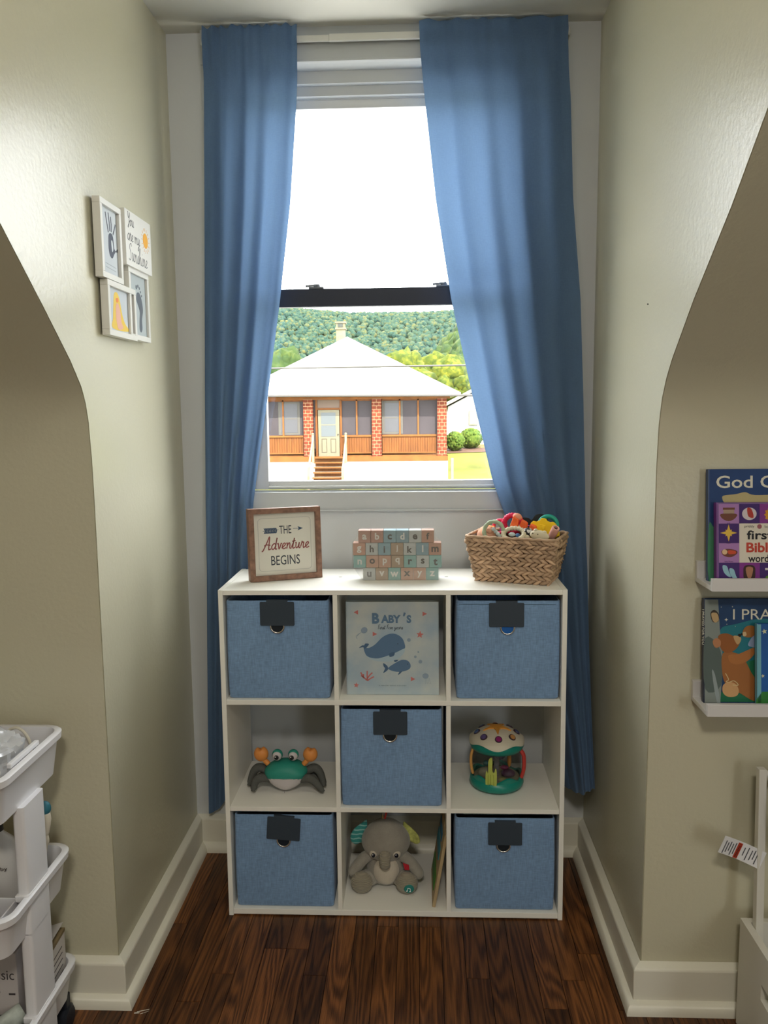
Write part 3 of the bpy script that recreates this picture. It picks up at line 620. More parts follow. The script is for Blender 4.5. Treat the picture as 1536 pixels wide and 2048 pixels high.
dst.add([(x, y, dome_z(math.hypot(x, y))+.0035) for x, y in sp_]+[(0, 0, dome_z(0)+.005)]+[(x, y, dome_z(math.hypot(x, y))-.002) for x, y in sp_], [(i, (i+1) % 30, 30) for i in range(30)]+[(i, 31+i, 31+(i+1) % 30, (i+1) % 30) for i in range(30)])
dst.build('star_button', M('star_orange', '#d9973f', .5), dm, smooth=50)
cols = ['#8a1f66', '#c08b52', '#46517a', '#5a5f5a', '#b05040', '#4a6a88', '#3f5a8c', '#5d5080']
for k in range(8):
    a = -PI/2+k*PI/4; r = .0555; zc = dome_z(r); nrm = Vector((math.cos(a)*.62, math.sin(a)*.62, .78)); q = nrm.to_track_quat('Z', 'Y').to_matrix().to_4x4(); q.translation = Vector((r*math.cos(a), r*math.sin(a), zc))
    bo = MB().lathe([(0, .003), (.0098, .0026), (.0105, 0), (.0105, -.002)], 20).xf(q).build('key_rim', M('key_dark', '#3a2b38', .5), dm, smooth=50)
    MB().lathe([(0, .0046), (.0072, .0042), (.0078, .0026)], 20).xf(q).build('key_button', M('key_%d' % k, cols[k], .45), bo, smooth=50)
def sidebar(name, pts, a, mat, th=.004):
    mb = MB(); n = len(pts); f = lambda p, rr_: (rr_*math.cos(a+p[0]/.069), rr_*math.sin(a+p[0]/.069), p[1])
    mb.prism(pts, lambda p: f(p, .0685), lambda p: f(p, .0685+th)).build(name, mat, dm, bevel=.001)
GRN = M('seaweed_green', '#b3bd5c', .55)
sidebar('seaweed', spline([(-.014, .020), (-.016, .050), (-.013, .068), (-.008, .062), (-.008, .095), (-.004, .106), (.003, .106), (.003, .072), (.008, .066), (.011, .078), (.015, .068), (.014, .022), (.006, .017), (-.006, .017)], 3, True), -PI/2-.30, GRN)
for dx in (-.008, -.001, .007): sidebar('seaweed_rib', [(dx-.0006, .022), (dx+.0006, .022), (dx+.0006, .060), (dx-.0006, .060)], -PI/2-.30, M('seaweed_dark', '#8d9a3c', .6), .0046)
MB().tube(spline([(.064, -.020, .112), (.0735, -.022, .096), (.0745, -.022, .060), (.0675, -.020, .030)], 6), .0065, 10, flat=.7).build('red_handle', M('drum_red', '#bb3b34', .45), dm, smooth=180)
MB().tube(spline([(-.066, -.010, .114), (-.073, -.012, .090), (-.072, -.012, .060), (-.067, -.010, .038)], 6), .0042, 8).build('orange_handle', M('drum_orange', '#d09a55', .5), dm, smooth=180)
MB().tube([(0, 0, .028), (0, 0, .113)], .008, 12).build('spindle', clear_mat('drum_post', (.8, .8, .82), .15, .2, .3, (.6, .6, .62)), dm)
inn = [((-.035, -.02, .045), (.018, .014, .016), '#9a937e'), ((-.030, -.01, .068), (.010, .008, .008), '#1b5a5c'), ((.030, -.028, .047), (.020, .014, .011), '#4b2546'), ((.020, -.024, .062), (.012, .008, .006), '#7a2450'), ((.034, -.018, .082), (.006, .006, .022), '#c98636'), ((.012, -.046, .036), (.012, .008, .006), '#8c8440'), ((.010, .01, .086), (.016, .012, .016), '#34385c')]
for k, (c_, r_, h_) in enumerate(inn): MB().ell(c_, r_, 14, 9).build('sea_figure', M('fig_%d' % k, h_, .5), dm, smooth=180)
MB().tube([(0, 0, .108), (.022, -.010, .104), (.034, -.018, .100)], .0015, 6).build('arm', CW, dm)
# --- plush elephant
el = thing('plush_elephant', 'grey plush elephant sitting in the lower middle cube', 'plush toy', (-.0285, .135, .0200), (0, 0, .0))
FUR = M('elephant_plush', '#9a958a', .95, .1, bump=.6, bscale=450, sheen=.4, var=.08, vscale=40); FURL = M('elephant_belly', '#c9bfae', .95, .1, bump=.5, bscale=450, sheen=.4); CORD = None
def cord_mat():
    m = M('corduroy', '#98917f', .9, .1, sheen=.3); nt = m.node_tree; N = nt.nodes; L = nt.links; tc = N.new('ShaderNodeTexCoord'); w = N.new('ShaderNodeTexWave'); w.bands_direction = 'Z'; w.inputs['Scale'].default_value = 70; w.inputs['Distortion'].default_value = 1.5
    L.new(tc.outputs['Object'], w.inputs[0]); bp = N.new('ShaderNodeBump'); bp.inputs['Strength'].default_value = .8; bp.inputs['Distance'].default_value = .002; L.new(w.outputs['Fac'], bp.inputs['Height']); L.new(bp.outputs[0], N['Principled BSDF'].inputs['Normal']); return m
CORD = cord_mat()
def pear(p, d): return Vector((p.x*(1-.12*d.z), p.y, p.z))
MB().ell((0, 0, .058), (.055, .047, .058), 28, 18, None, pear).build('body', FUR, el, smooth=180)
MB().ell((.002, -.019, .057), (.0405, .037, .045), 26, 16).build('tummy', FURL, el, smooth=180)
def headf(p, d): return Vector((p.x*(1+.05*math.cos(3*d.z)), p.y, p.z*(1 if d.z > 0 else .92)))
hd = MB().ell((.002, -.010, .136), (.0665, .054, .066), 32, 20, (.12, 0, 0), headf).build('head', FUR, el, smooth=180)
tp = spline([(.002, -.054, .120), (.001, -.066, .111), (.001, -.072, .101), (.003, -.068, .093)], 8); nt_ = len(tp)
MB().tube(tp, [lerp(.018, .0135, k/(nt_-1))*(1+.04*math.sin(k*1.9)) for k in range(nt_)], 16).build('trunk', CORD, hd, smooth=180); MB().ell((.003, -.068, .092), (.0135, .012, .008), 16, 10).build('trunk_tip', FUR, hd, smooth=180)
for sx in (-1, 1):
    ew = MB().ell((sx*.0335+.001, -.0545, .119), (.0115, .005, .0105), 16, 10, (0, sx*.35, sx*.4)).build('eye_patch', FURL, hd, smooth=180)
    MB().ell((sx*.0325+.001, -.0585, .1175), (.0062, .0035, .0074), 16, 10, (0, -sx*.35, sx*.4)).build('pupil', M('eye_navy', '#0c1222', .2, .6), ew, smooth=180)
    MB().ell((sx*.0325-.0005, -.0618, .1205), (.0014, .0008, .0014), 8, 6).build('glint', flat_mat('pure_white', '#ffffff'), ew, smooth=180)
def stripe(name, c0, c1, sc):
    m = M(name, c0, .8, .1); nt = m.node_tree; N = nt.nodes; L = nt.links; tc = N.new('ShaderNodeTexCoord'); w = N.new('ShaderNodeTexWave'); w.bands_direction = 'Z'; w.inputs['Scale'].default_value = sc; w.inputs['Distortion'].default_value = 3; w.inputs['Detail Scale'].default_value = 1.5
    L.new(tc.outputs['Object'], w.inputs[0]); r = N.new('ShaderNodeValToRGB'); L.new(w.outputs['Fac'], r.inputs[0]); r.color_ramp.elements[0].position = .72; r.color_ramp.elements[1].position = .85; r.color_ramp.elements[0].color = (*lin(c0), 1); r.color_ramp.elements[1].color = (*lin(c1), 1); L.new(r.outputs[0], N['Principled BSDF'].inputs['Base Color']); return m
EARB = stripe('ear_teal_stripe', '#3f8f8a', '#8fbfba', 24); EARG = M('ear_yellow_print', '#b5b868', .8, .1, var=.3, vscale=120)
def ear(pts, mat, y, yaw_):
    o = spline(pts, 6, True); v2, f2 = puff(o, .0055, '', None); MB().add(v2, f2).build('ear', mat, el, smooth=70, loc=(0, y, 0), rot=(0, 0, 0))
ear([(-.052, .190), (-.066, .184), (-.088, .166), (-.100, .145), (-.099, .128), (-.088, .119), (-.073, .122), (-.056, .132)], EARB, .0, 0)
ear([(.052, .186), (.066, .178), (.085, .160), (.097, .142), (.099, .126), (.088, .121), (.074, .128), (.056, .136)], EARG, .0, 0)
for sx, pts in ((-1, [(-.035, -.012, .098), (-.058, -.018, .088), (-.078, -.024, .068), (-.090, -.028, .052)]), (1, [(.037, -.012, .098), (.062, -.018, .086), (.082, -.024, .066), (.094, -.028, .048)])):
    P = spline(pts, 6); n = len(P); mb = MB().tube(P, [lerp(.017, .0165, k/(n-1)) for k in range(n)], 14, caps=False); mb.ell(P[-1], .0164, 16, 10); mb.build('arm', FUR, el, smooth=180)
for sx in (-1, 1):
    c_ = (sx*.064-.002, -.040, .031)
    MB().tube([(sx*.03, -.005, .026), c_], [.022, .026], 16).build('leg', FUR, el, smooth=180)
    MB().ell((c_[0], c_[1]-.010, c_[2]), (.0315, .022, .031), 24, 16).build('foot', CORD, el, smooth=180)
nb_ = MB().ell((.068, -.0705, .026), (.0145, .0035, .0125), 20, 10).build('music_badge', M('badge_teal', '#1d7a73', .6), el, smooth=180)
mn = MB(); ribbon(mn, [(.0635, .0215), (.0645, .0295), (.0715, .0285), (.0725, .0205)], .0014, -.0742); mn.plate(circ(.0622, .0212, .0021, .0017, n=12), -.0742); mn.plate(circ(.0712, .0202, .0021, .0017, n=12), -.0742); mn.build('note_print', flat_mat('pure_white', '#ffffff'), nb_)
tg = MB().prism([(.051, .088), (.068, .082), (.069, .067), (.056, .068)], lambda p: (p[0], -.046, p[1]), lambda p: (p[0], -.044, p[1])).build('red_tag', M('tag_red', '#b3202e', .6), el)
rb = MB(); rb.plate([(-.0085, .203), (-.0035, .202), (-.005, .222)], -.01, .002); rb.build('hair_ribbon', M('ribbon_tan', '#b4895a', .7), hd); MB().plate([(-.003, .201), (.002, .200), (.0075, .224), (.002, .222)], -.01, .002).build('hair_ribbon', M('ribbon_red', '#c0392f', .7), hd); MB().plate([(-.010, .203), (-.006, .203), (-.0105, .219)], -.009, .002).build('hair_ribbon', M('ribbon_olive', '#6b6a40', .7), hd)
# --- wooden board leaning on the right divider
wb = thing('puzzle_board', 'thin wooden puzzle board leaning behind the elephant', 'toy', (.108, .020, .0197), (0, .165, 0))
box(-.0045, .0045, 0, .19, .0, .212).build('board', M('ply_edge', '#b09a74', .7, var=.15, vscale=30, stretch=(1, 1, .2)), wb, bevel=.001)
for nm, q, h_ in (('green_piece', (.03, .16, .03, .075), '#4c8f2e'), ('teal_piece', (.04, .17, .115, .15), '#2a8ba0'), ('blue_piece', (.05, .16, .165, .19), '#2f6f96')):
    box(-.0065, -.0045, q[0], q[1], q[2], q[3]).build(nm, M(nm, h_, .5), wb, bevel=.001)
# ================================================================ left: collage frame on the cheek wall
# local x runs along the wall towards the window, local -y faces the room
cf = thing('collage_frame', 'white four-panel collage photo frame on the left wall', 'photo frame', (xl(1.7)+.0005, -.1, 1.70), (0, 0, PI/2))
FWH = M('frame_white', '#d9d8d2', .4, .4)
def cpanel(x0, x1, z0, z1, d, b, name):
    o = None
    for q in ((x0, x1, z0, z0+b), (x0, x1, z1-b, z1), (x0, x0+b, z0+b, z1-b), (x1-b, x1, z0+b, z1-b)):
        p = box(q[0], q[1], -d, -.004, q[2], q[3]).build('moulding', FWH, cf if o is None else o, bevel=.0008)
        if o is None: o = p; o.name = name
    box(x0+.001, x1-.001, -.006, -.004, z0+.001, z1-.001).build('backing', FWH, o)
    return o
XO = -.1; ZO = 1.70
A = cpanel(-.276-XO, -.146-XO, 1.676-ZO, 1.847-ZO, .022, .013, 'photo_panel')
Cc = cpanel(-.252-XO, -.067-XO, 1.552-ZO, 1.675-ZO, .022, .013, 'photo_panel')
Dd = cpanel(-.108-XO, .040-XO, 1.556-ZO, 1.727-ZO, .021, .013, 'photo_panel')
PHB = flat_mat('photo_bluewhite', '#b9c0c6'); PHG = flat_mat('photo_grey', '#a9b2b4'); INKB = flat_mat('ink_navy', '#2c3346')
def mat_in(par, x0, x1, z0, z1, mat): box(x0, x1, -.015, -.006, z0, z1).build('photo', mat, par)
mat_in(A, -.163, -.059, -.011, .134, PHB); mat_in(Cc, -.139, .020, -.135, -.038, PHB); mat_in(Dd, .005, .127, -.131, .014, PHG)
bd = box(-.034, .154, -.0265, -.004, .026, .155).build('quote_panel', FWH, cf, bevel=.0008)
GR = flat_mat('quote_grey', '#6a6c6c')
script_mb('You', .005, .128, .044, -.0265, .0022).build('lettering', GR, bd); script_mb('are my', .022, .093, .088, -.0265, .0020).build('lettering', GR, bd); script_mb('Sunshine', .050, .049, .136, -.0265, .0021).build('lettering', GR, bd)
sn = MB().plate(circ(.110, .106, .0185), -.0265, .0004).build('sun_print', flat_mat('sun_orange', '#e0a22c'), bd)
ry = MB()
for k in range(16): a = 2*PI*k/16; ribbon(ry, [(.110+.023*math.cos(a), .106+.023*math.sin(a)), (.110+.031*math.cos(a), .106+.031*math.sin(a))], .0013, -.0265)
tag(ry.build('sun_rays', MATS['print_sun_orange'], bd), kind='stuff')
def cpl(name, pts, mat, par, k=5, y=-.015, th=.0003, dx=.0): pts = [(p[0]+(.022 if par is not A else .012), p[1]) for p in pts]; return MB().plate(spline(pts, k, True) if k else pts, y, th).build(name, mat, par)
cpl('palm_print', [(-.128, .060), (-.124, .078), (-.108, .083), (-.098, .075), (-.093, .052), (-.076, .046), (-.072, .055), (-.094, .040), (-.108, .028), (-.122, .032), (-.128, .045)], INKB, A)
cpl('palm_print_light', [(-.112, .066), (-.104, .066), (-.101, .050), (-.107, .042), (-.111, .052)], PHB, A, y=-.0153)
hp = MB()
for q in ([(-.126, .082), (-.134, .105), (-.140, .124)], [(-.117, .086), (-.118, .106), (-.122, .126)], [(-.108, .086), (-.106, .104), (-.108, .120)], [(-.098, .082), (-.089, .094), (-.080, .108)]): ribbon(hp, [(p[0]+.012, p[1]) for p in q], .0042, -.015)
tag(hp.build('finger_prints', INKB, A), kind='stuff')
tx = MB(); [ribbon(tx, [(-.140, z), (-.075, z-.003)], .0014, -.015) for z in (.012, .004)]; tag(tx.build('caption_lines', flat_mat('pale_caption', '#97a0a6'), A), kind='stuff')
cpl('foot_print', [(.040, -.028), (.058, -.026), (.074, -.042), (.080, -.066), (.070, -.090), (.070, -.112), (.060, -.122), (.050, -.114), (.052, -.092), (.056, -.072), (.044, -.056), (.034, -.044)], flat_mat('ink_grey', '#565d66'), Dd)
to = MB()
for x, z, r in ((.038, -.014, .0055), (.050, -.010, .004), (.060, -.014, .0035), (.068, -.022, .003), (.074, -.031, .003)): to.plate(circ(x+.022, z, r, n=10), -.015)
tag(to.build('toe_prints', MATS['print_ink_grey'], Dd), kind='stuff')
cpl('towel_print', [(-.118, -.050), (-.100, -.046), (-.085, -.060), (-.072, -.092), (-.055, -.112), (-.030, -.128), (-.135, -.130), (-.132, -.105), (-.126, -.075)], flat_mat('towel_yellow', '#dcb93c'), Cc)
cpl('figure_print', [(-.108, -.072), (-.094, -.072), (-.084, -.090), (-.080, -.110), (-.070, -.124), (-.100, -.129), (-.112, -.110), (-.113, -.088)], flat_mat('soft_pink', '#d9a48e'), Cc, y=-.0153); cpl('beak_print', [(-.108, -.060), (-.096, -.058), (-.094, -.066), (-.106, -.068)], flat_mat('beak_orange', '#e07a35'), Cc, y=-.0153)
# ================================================================ left: rolling utility cart
CW2 = M('cart_white', '#dedee2', .35, .45)
cart = thing('utility_cart', 'white plastic three-tier rolling cart against the left wall', 'cart', (-.845, -.555, 0))
def tray(zr, h):
    # rounded tray: outer half sizes at rim / bottom
    hx, hy = .148, .150
    def ring(a, b, r, z): return [(x, y, z) for x, y in rrect(-a, a, -b, b, r, 6)]
    lv = [ring(hx-.018, hy-.018, .03, zr-h), ring(hx-.008, hy-.008, .034, zr-.02), ring(hx-.007, hy-.007, .034, zr-.018), ring(hx, hy, .04, zr-.016), ring(hx+.001, hy+.001, .04, zr-.003), ring(hx-.003, hy-.003, .038, zr), ring(hx-.012, hy-.012, .032, zr-.001), ring(hx-.022, hy-.022, .026, zr-h+.004)]
    K = len(lv[0]); vs = [p for r in lv for p in r]; fs = [(j*K+i, j*K+(i+1) % K, (j+1)*K+(i+1) % K, (j+1)*K+i) for j in range(len(lv)-1) for i in range(K)]
    fs += [tuple(range(K-1, -1, -1)), tuple((len(lv)-1)*K+i for i in range(K))]
    return MB().add(vs, fs).build('tray', CW2, cart, smooth=45)
for zr, h in ((.703, .095), (.430, .088), (.168, .085)): tray(zr, h)
for (za, zb) in ((.43, .612), (.168, .346)):
    for sx in (-1, 1):
        x = sx*.131
        MB().slab(rrect(x-.012, x+.012, -.056, .034, .006, 3), za-.085, zb).build('post', CW2, cart, smooth=45)
        MB().slab(rect(x-.014, x+.014, -.062, .040), za-.012, za+.002).build('socket', CW2, cart, bevel=.002)
for z in (.705,):
    MB().slab(rect(.125, .1345, -.075, .045), z-.004, z+.006).build('socket', CW2, cart, bevel=.002)
CAST = M('caster_navy', '#141b26', .5)
for sx in (-1, 1):
    for sy in (-1, 1):
        w = MB().lathe([(0, -.013), (.024, -.013), (.030, -.008), (.030, .008), (.024, .013), (0, .013)], 20).xf(Matrix.Rotation(PI/2, 4, 'Y')).build('wheel', CAST, cart, smooth=40, loc=(sx*.118, sy*.118, .030))
        box(-.01, .01, -.012, .012, .012, .056).build('fork', CAST, w, bevel=.003)
cx0, cy0 = -.845, -.555
# things in the cart
BAG = clear_mat('plastic_bag', (.95, .96, .97), .16, .2, .38, (.85, .87, .9))
bgm = MB()
def bagf(p, d):
    n_ = noise.noise(d*2.6+Vector((3, 1, 7)))*.22+noise.noise(d*7+Vector((8, 2, 1)))*.13+abs(noise.noise(d*14))*.10; return p*(1+n_)
bgm.ell((0, 0, .066), (.070, .088, .074), 60, 40, None, bagf)
bag = thing('plastic_bag', 'crumpled clear plastic bag in the top tray of the cart', 'bag', (-.792, -.572, .6095)); bgm.build('film', BAG, bag, smooth=25)
MB().lathe([(0, 0), (.034, 0), (.034, .075), (.03, .08), (0, .08)], 24).build('wrapped_jar', M('jar_grey', '#a9afb3', .4), bag, smooth=40, loc=(-.015, -.015, .012))
pl_ = MB(); pl_.grid(lambda u, v: (lerp(-.05, .012, u), .03+.004*math.sin(u*20), .136+.03*v+.004*math.sin(u*13+v*5)), 16, 6); pl_.build('bag_neck', BAG, bag, smooth=40)
tag(MB().tube(spline([(-.830, -.50, .62), (-.805, -.478, .70), (-.775, -.475, .722), (-.748, -.48, .70), (-.738, -.49, .655), (-.735, -.5, .615)], 8), .0032, 8).build('white_cable', M('cable_white', '#c8c2b2', .5), smooth=180), 'thin white cable looping above the top cart tray', 'cable')
tag(box(-.775, -.728, -.428, -.420, .618, .658).build('grey_card', M('card_teal', '#6c7a76', .6), bevel=.004), 'small grey card standing at the back of the top cart tray', 'card')
wd = thing('round_white_lid', 'round white plastic lid at the left edge in the top tray', 'lid', (-.775, -.672, .638), (0, .9, .5)); MB().lathe([(0, .004), (.030, .003), (.036, 0), (.034, -.006), (0, -.006)], 28).build('disc', M('lid_white', '#c9d2d6', .4), wd, smooth=40)
# middle tray
wp = thing('lotion_bottle', 'white lotion bottle with a dark cap in the middle tray', 'bottle', (-.800, -.50, .347), (0, -.12, 0))
MB().lathe([(0, 0), (.030, 0), (.033, .006), (.034, .10), (.030, .135), (.014, .155), (.012, .16), (0, .16)], 28).build('bottle_body', M('bottle_white', '#c9c6c2', .4), wp, smooth=40)
MB().lathe([(0, .16), (.014, .16), (.014, .195), (0, .197)], 20).build('cap', M('cap_dark', '#2a2622', .5), wp, smooth=40)
text_mb('baby', .012, .09, .030, .010, -.0335, bold=.01).build('lettering', flat_mat('brown_ink', '#4a4038'), wp)
br = thing('teal_bottle_brush', 'white handled brush with a teal tip in the middle tray', 'brush', (-.735, -.490, .347), (0, .04, 0))
MB().tube(spline([(0, 0, 0), (.004, 0, .09), (.008, 0, .13), (.006, 0, .15), (.010, 0, .175), (.008, 0, .195)], 5), [.006]*10+[.009]*5+[.011]*6+[.012]*5, 12).build('handle', M('brush_cream', '#cfc9b8', .5), br, smooth=180)
MB().ell((.009, 0, .205), (.013, .012, .016), 18, 12).build('tip', M('brush_teal', '#2c6c7c', .5), br, smooth=180)
jr = thing('small_jar', 'small beige jar lying in the middle tray', 'jar', (-.812, -.590, .372), (1.3, 0, .4)); MB().lathe([(0, -.02), (.022, -.02), (.023, .02), (.018, .024), (0, .024)], 24).build('glass', M('jar_beige', '#8a8272', .4), jr, smooth=40); MB().lathe([(0, .024), (.021, .024), (.021, .034), (0, .035)], 24).build('lid', M('jar_lid', '#d6d0c2', .4), jr, smooth=40)
cd = thing('small_caddy', 'small white open caddy in the middle tray', 'caddy', (-.806, -.632, .347), (0, 0, 0))
for q in ((-.075, .075, -.034, -.031, 0, .07), (-.075, .075, .031, .034, 0, .07), (-.075, -.072, -.031, .031, 0, .07), (.072, .075, -.031, .031, 0, .07), (-.072, .072, -.031, .031, 0, .003)): box(*q).build('caddy_wall', CW2, cd, bevel=.001)
ns = MB(); ns.ell((0, 0, 0), (.05, .022, .03), 22, 14, None, lambda p, d: p*(1+.15*noise.noise(d*3)))
tag(ns.build('navy_cloth', fabric_mat('navy_cloth', (.01, .018, .035), 300, .2), smooth=180, loc=(-.806, -.632, .392)), 'bundled navy cloth in the small white caddy', 'cloth')
# bottom tray
bxm = M('carton_grey', '#b9b2b0', .7)
bx1 = thing('diaper_box', 'pale grey carton with thin Classic lettering in the bottom tray', 'carton', (-.850, -.520, .088), (0, 0, .0)); box(-.088, .088, -.045, .045, 0, .185).build('carton', bxm, bx1, bevel=.002)
text_mb('Classic', .044, .137, .075, .022, -.045).build('lettering', flat_mat('carton_ink', '#3c3638'), bx1)
ct = MB()
for x0, x1, z in ((.02, .05, .098), (.068, .082, .094), (.0, .045, .072), (-.03, .05, .045)): ribbon(ct, [(x0, z), (x1, z)], .004, -.045)
tag(ct.build('small_print', MATS['print_carton_ink'], bx1), kind='stuff')
bx2 = thing('open_carton', 'small white printed carton with open flaps in the bottom tray', 'carton', (-.738, -.478, .088), (0, 0, .06))
box(-.020, .020, -.05, .05, 0, .145).build('carton', M('carton_white', '#c7c2bd', .7), bx2, bevel=.001); box(-.021, .021, -.051, .051, .145, .152).build('flap_edge', M('kraft', '#7a6a4a', .8), bx2); MB().prism([(-.02, .152), (.018, .164), (.018, .166), (-.02, .154)], lambda p: (p[0], -.05, p[1]), lambda p: (p[0], .05, p[1])).build('flap', MATS['carton_white'], bx2)
pr = MB()
for k in range(6): pr.box(.02, .0205, -.04, .03, .05+k*.014, .052+k*.014)
tag(pr.build('small_print', MATS['print_carton_ink'], bx2), kind='stuff')
rc = thing('rolled_cloth', 'rolled pale blue patterned cloth in the bottom tray', 'cloth', (-.80, -.612, .122), (.0, PI/2-.35, .75)); MB().tube([(0, 0, -.07), (0, 0, -.02), (0, 0, .03), (0, 0, .07)], [.021, .023, .022, .020], 18).build('roll', M('cloth_cream_blue', '#b4bcb4', .9, var=.35, vscale=35), rc, smooth=50)
tb = MB(); tb.ell((0, 0, 0), (.055, .035, .022), 24, 14, None, lambda p, d: p*(1+.2*noise.noise(d*3)))
tag(tb.build('teal_cloth', fabric_mat('teal_cloth', (.05, .11, .12), 250, .25), smooth=180, loc=(-.770, -.628, .107), rot=(0, 0, .5)), 'bundled dark teal cloth at the front of the bottom tray', 'cloth')
# ================================================================ right: picture ledges with books
LED = M('ledge_white', '#d2d0cf', .45, .4)
def ledge(zb, label, yw):
    t = thing('picture_ledge', label, 'shelf', (.672, yw, zb), group='white picture ledges on the right wall')
    box(0, .56, -.012, 0, 0, .046).build('back_board', LED, t, bevel=.0008); box(0, .56, -.095, -.012, 0, .010).build('base_board', LED, t, bevel=.0008); box(0, .56, -.107, -.095, 0, .026).build('front_lip', LED, t, bevel=.0008)
ledge(1.002, 'upper white picture ledge on the right wall', -.3215); ledge(.736, 'lower white picture ledge on the right wall', -.3215)
def book(name, label, x, y, z, w, h, d, tilt, cov, spine, page='#cfc8b6'):
    t = thing(name, label, 'book', (x, y, z), (tilt, 0, 0), 'picture books on the ledges')
    box(0, w, 0, .0025, 0, h).build('front_cover', cov, t, bevel=.0006); box(0, w, d-.0025, d, 0, h).build('back_cover', cov, t, bevel=.0006); box(.002, w-.003, .0025, d-.0025, .002, h-.002).build('pages', M('pages', page, .8), t); box(-.0015, .001, 0, d, 0, h).build('spine', spine, t)
    return t
NAVY = M('cover_navy', '#16386b', .55, .35, var=.15, vscale=12)
b1 = book('picture_book', 'large blue book titled God Gave behind the purple book', .684, -.372, 1.0125, .25, .236, .014, -.10, NAVY, M('cover_navy_spine', '#1c3f70', .35))
LT = flat_mat('title_ivory', '#d9d6c4')
text_mb('God Gave', .105, .209, .180, .026, 0, bold=.012).build('lettering', LT, b1)
MB().plate(spline([(.028, .172), (.030, .180), (.055, .183), (.075, .187), (.095, .181), (.16, .182), (.22, .178), (.22, .150), (.10, .156), (.05, .160), (.034, .164)], 5, True), 0, .0003).build('cream_shape_print', flat_mat('cream_fur', '#b3a578'), b1)
MB().plate(spline([(.0, .118), (.010, .114), (.020, .124), (.03, .10), (.03, 0), (.0, 0)], 4, True), 0, .0003).build('green_grass_print', flat_mat('grass_green', '#3f7d5c'), b1)
PUR = M('cover_purple', '#5b2a72', .35, .5)
b2 = book('board_book', 'purple board book titled first Bible words', .694, -.395, 1.0127, .165, .155, .016, -.12, PUR, M('spine_purple', '#6a2a7e', .4))
b2.scale = (1.06, 1, 1.085)
tl = {'dp': '#3d1f66', 'mv': '#a377b0', 'mg': '#7c2f83'}; tl = {k: flat_mat('tile_'+k, v) for k, v in tl.items()}
c0 = .003; cw_ = .0365
g = [['mv', 'dp', 'mg', 'mv'], ['dp', None, None, 'dp'], ['mv', None, None, 'mg'], ['dp', 'mg', 'dp', 'mv']]
for r in range(4):
    for c in range(4):
        if g[r][c]: MB().plate(rect(c0+c*cw_*1.08, c0+(c+1)*cw_*1.08-.0002, .152-(r+1)*.0375, .152-r*.0375-.0002), 0, .0003).build('colour_tile', tl[g[r][c]], b2)
MB().plate(rect(c0+cw_*1.08, c0+3*cw_*1.08, .152-3*.0375, .152-.0375), 0, .0004).build('title_panel', flat_mat('panel_cream', '#d6cfc0'), b2)
BLK = flat_mat('print_black', '#15131a'); RED = flat_mat('print_red', '#b8402e'); px_ = c0+2*cw_*1.08
text_mb('priddy', px_-.020, .1085, .019, .0058, -.0004).build('lettering', BLK, b2); text_mb('books', px_+.019, .1085, .019, .0050, -.0004).build('lettering', BLK, b2); MB().plate(circ(px_-.0005, .1085, .0045, n=16), -.0004, .0003).build('emblem_print', flat_mat('emblem_pink', '#9a5a62'), b2)
text_mb('first', px_, .0925, .050, .0175, -.0004, bold=.02).build('lettering', BLK, b2); text_mb('Bible', px_+.002, .0685, .056, .0190, -.0004, bold=.03).build('lettering', RED, b2); text_mb('words', px_+.001, .0475, .047, .0145, -.0004, bold=.02).build('lettering', BLK, b2)
def b2p(nm, pts, col, k=4, y=-.0003): return MB().plate(spline(pts, k, True) if k else pts, y, .0003).build(nm, flat_mat(nm+col[1:], col), b2)
b2p('ark_print', [(.007, .133), (.037, .133), (.034, .124), (.022, .119), (.010, .124)], '#6b4030', 3); b2p('ark_cabin_print', rect(.012, .033, .133, .145), '#a08a78', 0); b2p('ark_roof_print', rect(.011, .034, .141, .145), '#6b4030', 0, -.0006)
b2p('wing_print', circ(.062, .133, .014, .012), '#c9c0c4', 0); b2p('robe_print', [(.058, .144), (.066, .142), (.070, .126), (.060, .128)], '#a8362c', 3, -.0006)
b2p('mane_print', star(.106, .131, .016, .0125, 12), '#c98a20', 0); b2p('face_print', circ(.106, .130, .0085), '#e0aa38', 0, -.0006)
b2p('star_print', star(.022, .0965, .0165, .005, 4), '#dcb648', 0); b2p('star_print', star(.022, .0965, .009, .0045, 4, PI/4), '#dcb648', 0, -.0004)
b2p('cradle_print', [(.008, .062), (.020, .066), (.036, .063), (.038, .057), (.026, .050), (.012, .053)], '#6b3a2c', 4); b2p('blanket_print', [(.021, .063), (.034, .062), (.035, .057), (.022, .056)], '#c24a2a', 3, -.0006); b2p('cradle_face_print', circ(.014, .060, .005), '#d8b890', 0, -.0006)
for dx, dz in ((0, 0), (.013, -.006)): b2p('fish_print', [(.010+dx, .034+dz), (.018+dx, .033+dz), (.022+dx, .022+dz), (.026+dx, .012+dz), (.019+dx, .014+dz), (.012+dx, .022+dz)], '#8fb9c8', 3, -.0003-dx*.02)
b2p('hair_print', rrect(.050, .073, .006, .035, .008), '#3a2420', 0); b2p('queen_face_print', [(.055, .030), (.068, .030), (.066, .014), (.0615, .008), (.057, .014)], '#a8765a', 3, -.0006)
b2p('cross_print', rect(.098, .102, .014, .034), '#d8d0d0', 0); b2p('cross_print', rect(.092, .108, .025, .029), '#d8d0d0', 0, -.0004); b2p('hill_print', [(.092, .010), (.100, .016), (.112, .010), (.104, .005)], '#5a8f2c', 3, -.0006)
for s_, x, z in (('ark', .022, .1155), ('angel', .062, .1165), ('lion', .100, .1165), ('star', .022, .0775), ('baby Moses', .022, .0415), ('fish', .020, .004), ('queen', .0615, .0035)): text_mb(s_, x, z, None, .0032, -.0004).build('lettering', flat_mat('caption_purple', '#3a1d4e'), b2)
